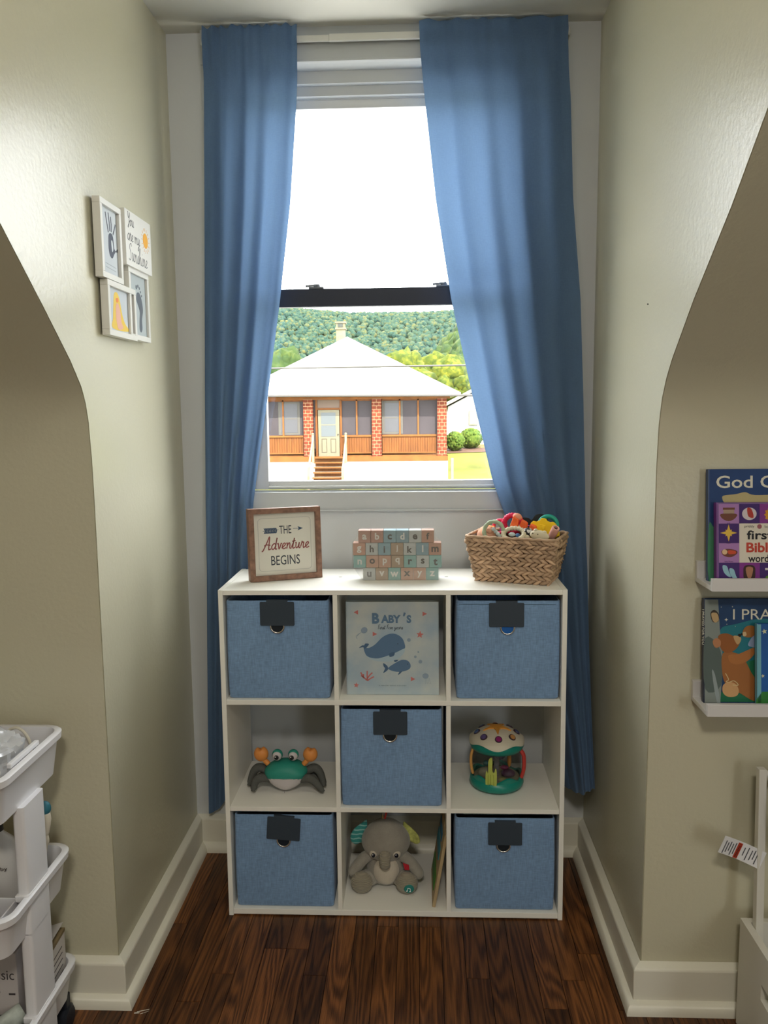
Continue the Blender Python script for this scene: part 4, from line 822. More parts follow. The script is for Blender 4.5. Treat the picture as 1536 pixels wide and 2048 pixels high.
NIGHT = M('cover_night', '#123a66', .55, .35, var=.3, vscale=8)
b3 = book('picture_book', 'night blue bear book titled I PRAYED on the lower ledge', .684, -.372, .7465, .235, .224, .013, -.10, NIGHT, M('spine_navy', '#14203c', .4))
GX = lambda u, v: ((u-298)/(1308-298)*.1345*.965, (1705-v)/(1705-190)*.224)
def b3p(nm, pts, col, k=5, y=0): return MB().plate(spline([GX(*p) for p in pts], k, True) if k else [GX(*p) for p in pts], y, .0003).build(nm, flat_mat(nm+col[1:], col), b3)
b3p('dusk_glow_print', [(560, 640), (800, 560), (1308, 480), (1600, 700), (1600, 1300), (900, 1200), (600, 1000)], '#1d7280', 4)
b3p('meadow_print', [(330, 1520), (700, 1560), (1000, 1100), (1500, 1000), (1900, 1100), (1900, 1690), (310, 1690)], '#1f6a4a', 0, -.0002)
b3p('tree_trunk_print', [(302, 200), (520, 200), (535, 420), (550, 640), (590, 900), (592, 1100), (590, 1300), (560, 1700), (302, 1700)], '#7f8884', 0, -.0004); b3p('bark_shade_print', [(310, 760), (560, 940), (570, 1450), (310, 1500)], '#55625f', 4, -.0006); b3p('tree_root_print', [(420, 1250), (470, 1290), (560, 1690), (500, 1690)], '#8f9a9c', 3, -.0008)
b3p('tree_hollow_print', [(395, 400), (460, 350), (535, 420), (520, 520), (430, 520)], '#3a322c', 5, -.0007); b3p('owl_print', [(410, 400), (500, 400), (530, 490), (480, 535), (430, 500)], '#b79c72', 4, -.001)
BRN = '#9a6232'
b3p('bear_body_print', [(600, 980), (860, 990), (960, 1080), (1060, 1250), (1150, 1400), (1140, 1670), (880, 1560), (700, 1480), (600, 1320)], BRN, 5, -.0009); b3p('bear_head_print', [(520, 740), (640, 690), (770, 730), (880, 790), (830, 900), (700, 975), (580, 930)], '#8f5628', 5, -.0013); b3p('bear_muzzle_print', [(770, 730), (880, 740), (890, 800), (830, 850)], '#c2a070', 4, -.0016)
b3p('bear_ear_print', [(430, 810), (490, 760), (560, 800), (550, 880), (470, 895)], '#b07a55', 5, -.0016); b3p('bear_arm_print', [(690, 1010), (850, 990), (1010, 930), (1110, 900), (1110, 990), (1000, 1090), (850, 1140), (720, 1110)], '#a86c38', 5, -.0016); b3p('cub_head_print', [(920, 670), (980, 590), (1090, 580), (1150, 650), (1080, 740), (960, 740)], '#9a6530', 5, -.0016); b3p('cub_muzzle_print', [(915, 680), (970, 670), (980, 720), (930, 730)], '#d0b48a', 4, -.0019); b3p('cub_shirt_print', [(1010, 850), (1100, 720), (1200, 720), (1200, 880), (1080, 890)], '#8fa0c0', 4, -.0012)
b3p('nose_print', [(845, 705), (890, 700), (885, 740), (855, 735)], '#141414', 3, -.0019); b3p('nose_print', [(895, 690), (920, 685), (920, 715), (900, 715)], '#141414', 3, -.0019); b3p('bundle_print', [(600, 1450), (680, 1400), (800, 1420), (860, 1520), (820, 1600), (680, 1610), (600, 1550)], '#c69a6a', 5, -.0016)
bo = MB(); ribbon(bo, spline([GX(*p) for p in ((640, 1270), (690, 1360), (650, 1390), (700, 1400), (780, 1380), (850, 1440), (760, 1440))], 5), .0016, -.0019); bo.build('bow_print', flat_mat('bow_cream', '#cdb98a'), b3)
for (u, v, r) in ((755, 305, .0018), (655, 493, .0042), (572, 310, .0012), (775, 470, .0012), (665, 560, .0014), (805, 592, .0011)): MB().plate(star(*GX(u, v), r, r*.35, 4), -.0004, .0003).build('star_print', LT, b3)
text_mb('I PRAYED', *GX(1330, 415), .145, .022, -.0004).build('lettering', LT, b3); text_mb('I PRAYED FOR YOU', *GX(276, 600), .075, .0045, 0, rot=-PI/2).build('lettering', LT, b3)
b4 = book('picture_book', 'blue book with stars and green hill in front of the bear book', .787, -.398, .7467, .17, .176, .012, -.12, M('cover_sky', '#1657a0', .55, .35, var=.2, vscale=10), M('spine_aqua', '#5fa0b4', .4))
MB().plate(rect(0, .007, .001, .175), 0, .0003).build('aqua_edge_print', flat_mat('aqua', '#6fa9b8'), b4); MB().plate(spline([(.007, .030), (.02, .033), (.05, .037), (.10, .03), (.16, .035), (.165, .001), (.007, .001)], 4, True), 0, .0003).build('green_hill_print', flat_mat('hill_green', '#2f7a35'), b4)
for x, z, r in ((.014, .160, .006), (.0105, .066, .004), (.03, .110, .005), (.04, .09, .003)): MB().plate(star(x, z, r, r*.42, 5, PI/2+.2), -.0001, .0003).build('star_print', flat_mat('star_cream', '#cfd0a8'), b4)
# ================================================================ right: white wooden book bin with posts
bn = thing('book_bin', 'white wooden toy bin with tall side posts by the right wall', 'toy bin', (.775, -.385, 0))
BWH = M('bin_white', '#d3d0c6', .5, .35)
def bin_side(x0, x1):
    # side panel with a slanted grip slot, runs towards the room
    outer = [(0, .012), (0, .262), (-.50, .262), (-.50, .012)]
    slot = [(-.12+.10*0+p[0], .175+p[1]) for p in rrect(-.14, 0, -.017, .017, .016, 5)]
    o = MB(); 
    # strips around the slot
    xs0, xs1 = -.26, -.12
    o.box(x0, x1, xs1, 0, .012, .262); o.box(x0, x1, -.50, xs0, .012, .262); o.box(x0, x1, xs0, xs1, .012, .158); o.box(x0, x1, xs0, xs1, .192, .262)
    p = o.build('side_panel', BWH, bn)
    return p
bin_side(0, .016); bin_side(.44, .456)
box(.016, .44, -.016, 0, .012, .262).build('back_panel', BWH, bn, bevel=.001); box(.016, .44, -.50, -.484, .012, .20).build('front_panel', BWH, bn, bevel=.001); box(.016, .44, -.484, -.016, .02, .03).build('bottom_panel', BWH, bn)
for x in (.0175, .4205):
    MB().prism([(-.050, .10), (-.030, .10), (-.004, .612), (-.022, .612)], lambda p: (x, p[0], p[1]), lambda p: (x+.016, p[0], p[1])).build('post', BWH, bn, bevel=.001)
MB().tube([(.0335, -.014, .60), (.42, -.014, .60)], .007, 10).build('rail', BWH, bn, smooth=60)
for sx in (0, .44):
    for y in (-.02, -.49): box(sx+.002, sx+.014, y-.01, y+.01, 0, .012).build('foot', BWH, bn)
tf = MB(); tf.ell((0, 0, 0), (.10, .16, .085), 40, 26, None, lambda p, d: p*(1+.05*noise.noise(d*22)+.06*noise.noise(d*5)))
pp = thing('teal_plush', 'fuzzy dark teal plush lying inside the white bin', 'plush toy', (.895, -.56, .118)); tf.build('body', M('teal_fuzz', '#2a5a66', .95, .05, bump=1, bscale=220, sheen=.5), pp, smooth=180); MB().ell((-.07, -.06, .07), .03, 18, 12).build('ear', MATS['teal_fuzz'], pp, smooth=180)
bp_ = MB(); bp_.ell((0, 0, 0), (.055, .035, .105), 40, 26, None, lambda p, d: p*(1+.06*noise.noise(d*18)))
hp_ = thing('blue_hanging_plush', 'fuzzy blue and white plush hanging on the bin post', 'plush toy', (.869, -.448, .520)); bp_.build('body', M('blue_fuzz', '#5f86b8', .95, .05, bump=1, bscale=220, sheen=.5, var=.5, vscale=25), hp_, smooth=180); MB().ell((-.035, -.01, -.10), (.014, .012, .022), 16, 10).build('paw', M('bright_blue_fuzz', '#2f77c4', .9, bump=.8, bscale=200), hp_, smooth=180)
tgw = thing('warning_tag', 'white cloth warning tag sticking out beside the bin post', 'tag', (.792, -.418, .418), (0, .38, 0))
TAGM = fabric_mat('tag_white', (.75, .75, .76), 500, .05)
def tagf(u, v): return (lerp(-.085, .012, u), .010*math.sin(u*PI*.9)-.004, lerp(-.020, .020, v)+.004*(1-u)**2)
tgm = MB().grid(tagf, 24, 6); lo = len(tgm.v); tgm.v += [(a, b+.0008, c) for a, b, c in tgm.v]; tgm.f += [tuple(i+lo for i in f[::-1]) for f in tgm.f]; tgm.build('label_cloth', TAGM, tgw, smooth=60)
rdm = MB().grid(lambda u, v: (lerp(-.048, -.038, u), .010*math.sin((lerp(-.048, -.038, u)+.085)/.097*PI*.9)-.0045, lerp(-.018, .018, v)), 4, 4).build('red_band', flat_mat('warn_red', '#b03a22'), tgw)
text_mb('! WARNING', -.043, .0, .030, .006, .0049, rot=-PI/2, bold=.02).build('lettering', flat_mat('warn_black', '#2a1512'), tgw)
tln = MB()
for k, x in enumerate((-.076, -.070, -.064, -.058, -.052, -.030, -.022, -.014, -.008, -.002)):
    yy = .010*math.sin((x+.085)/.097*PI*.9)-.0045
    ribbon(tln, [(x, -.015+.004*(k % 3)), (x, .015-.003*(k % 2))], .0020, yy)
tag(tln.build('small_print', flat_mat('tag_ink', '#55565c'), tgw), kind='stuff')
# ================================================================ things on top of the organizer
TZ = OH-.0006
WALNUT = M('walnut_frame', (.23, .125, .085), .55, .35, var=.3, vscale=12, stretch=(6, 6, 6))
PAPER = M('sign_paper', '#d9d7cc', .7)
sg = thing('framed_sign', 'square wood framed sign reading THE Adventure BEGINS', 'sign', (-.2995, .150, TZ), (-.06, 0, .375))
FW, FH, FD, FT = .101, .200, .036, .0145     # half width, height, depth, moulding
for nm, q in (('frame_side', [(-FW, 0), (-FW+FT, FT), (-FW+FT, FH-FT), (-FW, FH)]), ('frame_side', [(FW, 0), (FW, FH), (FW-FT, FH-FT), (FW-FT, FT)]),
              ('frame_bottom', [(-FW, 0), (FW, 0), (FW-FT, FT), (-FW+FT, FT)]), ('frame_top', [(-FW, FH), (-FW+FT, FH-FT), (FW-FT, FH-FT), (FW, FH)])):
    MB().plate(q, FD/2, FD).build(nm, WALNUT, sg, bevel=.0006)
pn = box(-FW+FT-.001, FW-FT+.001, -.006, .012, FT-.001, FH-FT+.001).build('panel', PAPER, sg)
yp = -.006
ln = MB(); rp = rrect(-.074, .074, .026, .172, .010, 5); ribbon(ln, rp+[rp[0]], .0009, yp); ln.build('border_line', flat_mat('grey_line', '#a7a8a4'), sg)
DK = flat_mat('charcoal', '#2c3440'); DKB = flat_mat('slate_blue', '#40536a'); ROSE = flat_mat('rose', '#8d4d4b')
text_mb('THE', .002, .139, .034, .0225, yp, bold=.004).build('lettering', DK, sg)
script_mb('Adventure', .004, .0935, .128, yp, .0031, squash=1.02).build('lettering', ROSE, sg)
text_mb('BEGINS', .0, .0545, .081, .0265, yp, bold=.002).build('lettering', DK, sg)
ar = MB()
for sgn in (1, -1):
    for k in range(8):
        x = -.055+k*.0044; ar.plate([(x, .1375), (x+.0033, .1375), (x+.0015, .1375+sgn*.0068), (x-.0035, .1375+sgn*.0078)][::sgn], yp, .0003)
ribbon(ar, [(-.061, .1375), (-.017, .1395)], .0012, yp); ribbon(ar, [(.024, .1405), (.043, .1405)], .0012, yp)
ar.plate([(.037, .1345), (.0525, .1405), (.037, .1465), (.0405, .1405)], yp, .0003)
ar.build('arrow_print', DKB, sg)
# --------------------------------------------------------------- shrink-wrapped alphabet blocks
bs = thing('alphabet_block_set', 'pastel wooden alphabet blocks stacked in clear shrink wrap', 'toy blocks', (.0125, .130, TZ))
BC = {'p': '#b28d80', 't': '#a89480', 'b': '#8ba6b0', 's': '#87a0aa', 'w': '#b9bdbb', 'm': '#8db0ac', 'r': '#b8917f', 'k': '#bd9b88'}
for k, v in BC.items(): BC[k] = M('block_'+k, v, .6, .3, var=.08, vscale=40, stretch=(1, 1, 8))
LW = flat_mat('block_white', '#dcdad4'); LG = flat_mat('block_grey', '#5c5754')
rows = [('abcdef', 'ppbswr', 'wwgwgg', -.1065), ('ghijklm', 'rwbtwsr', 'wggwgwg', -.1215), ('nopqrst', 'mkktmwm', 'wgwwggg', -.1205), ('uvwxyz', 'wtmkkm', 'gwwgww', -.0945)]
BSZ = .0347; bmesh_c = {}
for ri, (lt, cs, ls, x0) in enumerate(rows):
    for ci, ch_ in enumerate(lt):
        if cs[ci] not in bmesh_c: bmesh_c[cs[ci]] = box(-BSZ/2+.0003, BSZ/2-.0003, 0, BSZ-.0006, .0003, BSZ-.0003).mesh('block', BC[cs[ci]])
        o = bpy.data.objects.new('block', bmesh_c[cs[ci]]); COL.objects.link(o); o.parent = bs
        o.location = (x0+(ci+.5)*BSZ, 0, (3-ri)*BSZ)
        md = o.modifiers.new('bevel', 'BEVEL'); md.width = .0012; md.segments = 2
        hh = .019 if ch_ in 'bdhklfgjpqyt' else .0145
        hh = .0185 if ch_ == 'i' else hh
        text_mb(ch_, 0 if ch_ != 'l' else .001, BSZ/2+(.001 if ci % 2 else -.001), None, hh, 0, bold=.03).build('letter', LW if ls[ci] == 'w' else LG, o)
FILM = clear_mat('shrink_film', (.985, .985, .985), .10, .12, .05)
xa = -.1235; xb = xa+.246
ol = [(-.0965, -.0002), (.1160, -.0002), (.1165, .030), (.1225, .036), (xb, .1035), (.121, .1065), (.108, .115), (.1045, .1405), (-.1085, .1405), (-.110, .118), (-.1215, .106), (xa, .1035), (xa, .036), (-.118, .032)]
MB().prism(ol, lambda p: (p[0], -.0008, p[1]), lambda p: (p[0], BSZ+.0008, p[1])).build('plastic_wrap', FILM, bs)
# --------------------------------------------------------------- woven basket
STRAW = M('water_hyacinth', (.46, .31, .20), .65, .3, bump=.5, bscale=260, var=.3, vscale=25, stretch=(1, 1, 1))
_nt = STRAW.node_tree; _b = _nt.nodes['Principled BSDF']; _oi = _nt.nodes.new('ShaderNodeObjectInfo'); _hs = _nt.nodes.new('ShaderNodeHueSaturation'); _mr = _nt.nodes.new('ShaderNodeMapRange')
_mr.inputs[3].default_value = .72; _mr.inputs[4].default_value = 1.28; _nt.links.new(_oi.outputs['Random'], _mr.inputs[0]); _nt.links.new(_mr.outputs[0], _hs.inputs['Value']); _src = _b.inputs['Base Color'].links[0].from_socket
_nt.links.new(_src, _hs.inputs['Color']); _nt.links.new(_hs.outputs[0], _b.inputs['Base Color'])
STRAWD = M('basket_core', (.09, .05, .03), .8, .2)
bk = thing('woven_basket', 'tan woven water hyacinth basket full of baby toys', 'basket', (.342, .147, TZ+.0005), (0, 0, -.36))
BW0, BW1, BD0, BD1, BH = .098, .123, .062, .080, .124
def bwd(z): t = z/BH; return lerp(BW0, BW1, t), lerp(BD0, BD1, t)
core = MB(); vs = []; 
for zz, ins in ((0, 0), (BH-.004, 0), (BH-.004, .006), (.006, .006)):
    a, b = bwd(zz); a -= ins+.003; b -= ins+.003
    vs += [(x, y, zz) for x, y in rrect(-a, a, -b, b, .012, 3)]
K = 16; fs = [(j*K+i, j*K+(i+1) % K, (j+1)*K+(i+1) % K, (j+1)*K+i) for j in range(3) for i in range(K)]+[tuple(range(K-1, -1, -1)), tuple(range(3*K, 4*K))]
core.add(vs, fs).build('liner', STRAWD, bk, smooth=40)
smesh = []
for k in range(5):
    rk = random.Random(k)
    def fn(p, d, k=k, rk=rk): return Vector((p.x, p.y, p.z*(1-.25*abs(d.x))+.0006*math.sin(p.x*300+k)))
    mb = MB().ell((0, 0, 0), (.0158, .0058, .0053), 10, 6, None, fn)
    smesh.append(mb.mesh('strand', STRAW, smooth=180))
def strands(side, joined=False):
    NR = 10; out = MB(); n_ = 0
    for r in range(NR):
        z = .006+r*(BH-.012)/(NR-1)*.96; a, b = bwd(z); half = a if side in 'FB' else b; step = .0172
        n = int(2*half/step); tilt = .42 if r % 2 else -.42
        for c in range(n):
            u = -half+(c+.5+(.25 if r % 2 else 0))*(2*half/n)
            if abs(u) > half-.004: u = math.copysign(half-.004, u)
            if side in 'LR' and abs(u) < .030 and .078 < z < .100: continue        # hand hole
            jit = random.uniform(-.1, .1); M4 = Matrix.Rotation(tilt+jit, 4, 'Y') @ Matrix.Diagonal((random.uniform(.9, 1.12), random.uniform(.9, 1.25), random.uniform(.9, 1.15), 1))
            yaw_ = {'F': 0, 'R': PI/2, 'B': PI, 'L': -PI/2}[side]; dist = (b if side in 'FB' else a)+random.uniform(-.0008, .0008)
            if side == 'F': pos = (u, -dist, z)
            elif side == 'B': pos = (-u, dist, z)
            elif side == 'R': pos = (dist, u, z)
            else: pos = (-dist, -u, z)
            mt = Matrix.Translation(pos) @ Matrix.Rotation(yaw_, 4, 'Z') @ M4
            me = smesh[random.randrange(5)]
            if joined: out.add([mt @ v.co for v in me.vertices], [tuple(p.vertices) for p in me.polygons])
            else:
                o = bpy.data.objects.new('strand', me); COL.objects.link(o); o.parent = bk; o.matrix_local = mt
    if joined: tag(out.build('rear_weave', STRAW, bk, smooth=180), kind='stuff')
strands('F'); strands('R'); strands('L'); strands('B', True)
# corner braids and twisted rim
for sx in (-1, 1):
    for sy in (-1, 1):
        P = []
        for k in range(15):
            z = .003+k*(BH-.006)/14; a, b = bwd(z); P.append((sx*(a-.003)+.0015*math.sin(k*2.1), sy*(b-.003)+.0015*math.cos(k*2.1), z))
        MB().tube(P, [.0052+.0018*math.sin(k*2.4) for k in range(15)], 7).build('corner_braid', STRAW, bk, smooth=180)
a, b = bwd(BH); P = rrect(-a, a, -b, b, .012, 4); rp = []
for i in range(len(P)):
    p, q = Vector(P[i]), Vector(P[(i+1) % len(P)]); n = max(1, int((q-p).length/.006))
    for k in range(n): rp.append(p.lerp(q, k/n))
MB().tube([(p.x, p.y, BH-.001+.0008*math.sin(i*1.3)) for i, p in enumerate(rp)], [.0042+.0007*math.sin(i*1.9) for i in range(len(rp))], 7, closed=True).build('rim', STRAW, bk, smooth=180)
def basket_pt(x, y, z): return tuple(bk.matrix_basis @ Vector((x, y, z)))
from_b = lambda x, y, z: tuple((Matrix.Translation(bk.location) @ Matrix.Rotation(-.36, 4, 'Z')) @ Vector((x, y, z)))
BR = -.36
def toy(name, label, cat, x, y, z, rot=(0, 0, 0), group='baby toys piled in the basket'):
    return thing(name, label, cat, from_b(x, y, z+.010), (rot[0], rot[1], rot[2]+BR), group)
PINK = M('pink_rubber', '#e0305c', .45, .4); SAGE = M('sage_silicone', '#a9b79a', .6, .3); ORANGE = M('orange_rubber', '#f2692f', .5, .4); YELL = M('yellow_plastic', '#edc40e', .45, .45)
TEAL = M('teal_rubber', '#1f9a88', .45, .4); CREAM = M('cream_silicone', '#cfc5a9', .65, .3); GREYS = M('grey_beads', '#b7c3c3', .5, .3); PEACH = M('peach_cloth', '#d9a58a', .9, .1, bump=.3, bscale=200)
def ring_pts(R, n=40, plane='xz', rz=None): return [((R*math.cos(2*PI*k/n)), 0, (rz or R)*math.sin(2*PI*k/n)) for k in range(n)]
# pink ribbed ring and open pink teether
t = toy('ribbed_ring', 'bright pink ribbed ring toy at the top of the basket', 'toy', -.020, .030, BH+.014, (.15, 0, .1))
MB().tube(ring_pts(.024, 60), [.0075+.0014*math.sin(k*2*PI/2.5) for k in range(60)], 10, closed=True).build('ring', PINK, t, smooth=180)
t = toy('open_ring', 'pink open teether ring left of the ribbed ring', 'toy', -.058, .032, BH+.004, (-.2, 0, -.2))
MB().tube(ring_pts(.0185, 30), .0048, 8, closed=True).build('ring', PINK, t, smooth=180)
MB().ell((.008, .003, -.006), (.009, .005, .012), 14, 9).build('magenta_bead', M('magenta', '#c63f9b', .5), t, smooth=180)
t = toy('orange_block_toy', 'small orange soft block at the left of the basket', 'toy', -.084, .012, BH-.004, (0, .1, .1))
MB().slab(rrect(-.016, .016, -.011, .011, .003), -.02, .012).build('block', M('amber_rubber', '#ee8a2c', .5), t, bevel=.003); MB().ell((.004, -.011, .002), (.007, .002, .006), 12, 8).build('dot', ORANGE, t, smooth=180)
t = toy('green_ring_teether', 'sage green ring teether with grey beads at the front left', 'teether', -.052, -.052, BH+.002, (-.15, 0, .05))
MB().tube(ring_pts(.0265, 40), [.0055+.0006*math.sin(k*1.57) for k in range(40)], 9, closed=True).build('ring', SAGE, t, smooth=180)
for k in range(4): MB().ell((.008+k*.0062-.008, -.004, .006-k*.0062), .0058, 14, 9).build('bead', GREYS, t, smooth=180)
t = toy('beige_plush', 'beige cloth toy behind the green ring', 'toy', -.082, -.020, BH-.016, (0, 0, .2))
MB().ell((0, 0, 0), (.026, .034, .028), 20, 12).build('body', PEACH, t, smooth=180)
MB().ell((.01, -.025, .018), (.010, .008, .009), 12, 8).build('ear', PEACH, t, smooth=180)
t = toy('orange_link_toy', 'orange segmented link toy across the middle of the basket', 'toy', .024, -.010, BH+.014, (0, .22, .05))
for k, (dx, h) in enumerate(((-.028, .022), (-.004, .017), (.022, .012))):
    MB().prism([(-.011, -.013), (.011, -.013), (.009, h*.7), (-.008, h)], lambda p: (dx+p[0], -.012, p[1]), lambda p: (dx+p[0], .006, p[1])).build('segment', ORANGE, t, bevel=.003)
MB().tube([(-.04, -.002, -.006), (.04, -.002, -.008)], .006, 8).build('core', M('green_link', '#a8bf8e', .5), t, smooth=60)
MB().ell((-.026, -.002, .02), (.013, .008, .010), 14, 9).build('knob', M('salmon', '#e89a7c', .5), t, smooth=180)
t = toy('black_flower_card', 'black lobed soft card standing at the back of the basket', 'toy', .038, .040, BH+.020, (-.12, 0, .1))
MB().plate(spline([(-.045, -.002), (-.036, .010), (-.018, .011), (-.008, .006), (.004, .020), (.024, .022), (.036, .008), (.032, -.012), (.0, -.022), (-.03, -.018)], 6, True), .003, .006).build('card', M('black_felt', '#22262a', .8), t, bevel=.0012)
pu = MB(); ribbon(pu, [(-.018, -.010), (.0, -.013), (.018, -.014)], .003, -.003); pu.build('purple_edge', M('purple_trim', '#9a4fc0', .6), t)
t = toy('teal_ring', 'teal rubber ring behind the yellow toy', 'toy', .078, .030, BH+.014, (-.1, 0, .1))
MB().tube(ring_pts(.024, 40), .0062, 10, closed=True).build('ring', TEAL, t, smooth=180)
t = toy('yellow_gear', 'yellow gear shaped toy leaning at the right of the basket', 'toy', .072, -.002, BH-.004, (-.2, .12, -.05))
gp = []
for k in range(48):
    a_ = 2*PI*k/48; r_ = .044 if (k % 6) < 3 else .038; gp.append((r_*math.cos(a_), r_*.92*math.sin(a_)))
MB().plate(gp, .006, .013).build('wheel', YELL, t, bevel=.0015)
MB().plate(rect(-.012, .004, .004, .022), -.007, .003).build('raised_step', YELL, t, bevel=.001); MB().plate(rect(-.004, .004, .010, .020), -.010, .002).build('raised_bar', YELL, t, bevel=.0008)
t = toy('cream_ring_teether', 'pale notched ring teether lying at the front of the basket', 'teether', .004, -.056, BH-.002, (-.9, 0, 0))
MB().tube(ring_pts(.028, 50, rz=.022), [.006+.0014*math.sin(k*2*PI/2.9) for k in range(50)], 9, closed=True).build('ring', CREAM, t, smooth=180)
MB().ell((-.004, 0, -.002), (.010, .006, .006), 12, 8).build('bead', GREYS, t, smooth=180); MB().ell((.012, 0, -.004), (.006, .006, .006), 12, 8).build('bead', M('blue_bead', '#3c6a9a', .4), t, smooth=180)
t = toy('spotted_ball', 'small black and white spotted ball in the basket', 'toy', .040, -.044, BH+.003)
cow = bpy.data.materials.new('cow_spots'); cow.use_nodes = True; N = cow.node_tree.nodes; L = cow.node_tree.links
n_ = N.new('ShaderNodeTexNoise'); n_.inputs['Scale'].default_value = 110; tc = N.new('ShaderNodeTexCoord'); L.new(tc.outputs['Object'], n_.inputs[0]); r_ = N.new('ShaderNodeValToRGB'); L.new(n_.outputs['Fac'], r_.inputs[0])
r_.color_ramp.elements[0].position = .5; r_.color_ramp.elements[1].position = .53; r_.color_ramp.elements[0].color = (.01, .01, .012, 1); r_.color_ramp.elements[1].color = (.6, .58, .55, 1); L.new(r_.outputs[0], N['Principled BSDF'].inputs['Base Color'])
MB().ell((0, 0, 0), (.0145, .012, .0125), 20, 12).build('ball', cow, t, smooth=180)
MB().ell((-.002, -.010, -.013), (.010, .007, .008), 14, 9).build('cream_tab', CREAM, t, smooth=180)
t = toy('cream_bear_teether', 'cream bear face teether at the front right of the basket', 'teether', .075, -.062, BH-.002, (0, .15, 0))
MB().ell((0, 0, 0), (.026, .010, .0145), 22, 12).build('head', CREAM, t, smooth=180)
for x in (-.016, .004): MB().ell((x*.7-.006, -.0085, .004), (.0024, .0015, .002), 8, 6).build('eye', M('taupe_dot', '#6b6152', .6), t, smooth=180)
MB().ell((-.012, 0, .012), (.006, .005, .005), 10, 7).build('ear', CREAM, t, smooth=180); MB().ell((.012, 0, .011), (.006, .005, .005), 10, 7).build('ear', CREAM, t, smooth=180)
t = toy('pink_roll', 'rolled pink and grey cloth at the right end of the basket', 'cloth', .106, -.030, BH+.004, (.5, .5, 0))
MB().lathe([(.0095, -.018), (.0105, -.016), (.0105, .016), (.0095, .018), (.006, .018), (.006, -.018), (.0095, -.018)], 18).build('roll', M('pink_grey_cloth', '#d59f93', .8), t, smooth=40)
MB().tube([(0, 0, -.0175), (0, 0, .012)], .006, 10).build('core', M('dark_core', '#4a4340', .8), t)
# ================================================================ outside
def MX(name, col, *a, **k): return M(name, tuple(c*.78 for c in lin(col)), *a, **k)
GRASS = MX('lawn_grass', (.10, .11, .02), .9, .1, var=.35, vscale=.5)
def ground_z(y): return key([(1, -5.0), (20, -4.2), (30, -2.9), (34, -2.1), (46, -.75), (55, -.5), (90, 0), (300, 4), (1000, 10)], y)[0]
ys = [1.5, 10, 18, 24, 30, 33, 36, 40, 46, 52, 60, 75, 100, 150, 250, 420, 900]
gm = MB(); xs = [-250, -60, -30, -15, -8, -2, 2, 6, 12, 25, 50, 150]
gm.grid(lambda u, v: (xs[int(round(u*(len(xs)-1)))], ys[int(round(v*(len(ys)-1)))], ground_z(ys[int(round(v*(len(ys)-1)))])), len(xs), len(ys))
struct(gm.build('ground_lawn', GRASS, smooth=60))
struct(box(-60, 50, 1.2, 26, -5.2, -3.6).build('ground_street', MX('pale_concrete', (.5, .49, .46), .9, var=.1, vscale=1)))
# hill with forest
def hill_z(x, y):
    r = (y-430)/330; ridge = key([(-160, 80), (-106, 75), (-49, 69), (4, 68.5), (32, 70), (90, 76), (200, 72)], x*600/max(300, y))[0]*max(300, y)/600*.97
    return 6+sm(r)*(ridge-6)*(1 if x < 60 else 1)
def hill2_z(x, y):
    r = (y-150)/130; e = sm((x+16)/52)
    return 3+sm(r)*36*e
FOREST = None
def leaf_mat(name, c0, c1, c2, scale):
    m = bpy.data.materials.new(name); m.use_nodes = True; nt = m.node_tree; N = nt.nodes; L = nt.links; b = N['Principled BSDF']
    g = N.new('ShaderNodeNewGeometry'); n = N.new('ShaderNodeTexNoise'); n.inputs['Scale'].default_value = scale; n.inputs['Detail'].default_value = 8; n.inputs['Roughness'].default_value = .75
    L.new(g.outputs['Position'], n.inputs[0]); r = N.new('ShaderNodeValToRGB'); L.new(n.outputs['Fac'], r.inputs[0]); e = r.color_ramp.elements
    e[0].position = .36; c0, c1, c2 = [tuple(q*.8 for q in c) for c in (c0, c1, c2)]; e[0].color = (*c0, 1); e[1].position = .64; e[1].color = (*c2, 1); x = e.new(.5); x.color = (*c1, 1)
    L.new(r.outputs[0], b.inputs['Base Color']); b.inputs['Roughness'].default_value = .9; b.inputs['Specular IOR Level'].default_value = .1
    return m
F1 = leaf_mat('far_forest', (.006, .020, .020), (.020, .044, .030), (.075, .07, .022), .22)
F2 = leaf_mat('near_forest', (.012, .026, .010), (.026, .045, .012), (.06, .07, .012), .3)
F3 = leaf_mat('sunny_leaves', (.018, .034, .006), (.045, .06, .008), (.12, .12, .012), 2.2)
F4 = leaf_mat('bush_leaves', (.02, .04, .006), (.045, .075, .010), (.10, .12, .02), 6)
def blob(mb, c, r, seed, nu=9, nv=6, rough=.35):
    rn = random.Random(seed); o = Vector((rn.uniform(-50, 50), rn.uniform(-50, 50), rn.uniform(-50, 50)))
    def fn(p, d): return p*(1+rough*noise.noise(d*1.7+o)+rough*.6*noise.noise(d*4.5+o))
    mb.ell(c, r, nu, nv, None, fn)
hm = MB(); hm.grid(lambda u, v: (lerp(-420, 330, u), lerp(430, 800, v), hill_z(lerp(-420, 330, u), lerp(430, 800, v))), 60, 16)
rn = random.Random(4)
for k in range(9500):
    y = lerp(440, 780, rn.random()**.8); x = (rn.uniform(-.20, .085) if k < 5200 else rn.choice((rn.uniform(-.5, -.19), rn.uniform(.075, .4))))*y+rn.uniform(-4, 4); r = rn.uniform(1.3, 3.0)
    blob(hm, (x, y, hill_z(x, y)+r*.5), (r, r, r*1.05), k, 7, 5, .3)
tag(hm.build('tree_covered_hill', F1, smooth=180), 'distant wooded hillside rising behind the brick house', 'hill', kind='stuff')
h2 = MB(); h2.grid(lambda u, v: (lerp(-16, 130, u), lerp(150, 300, v), hill2_z(lerp(-16, 130, u), lerp(150, 300, v))), 20, 12)
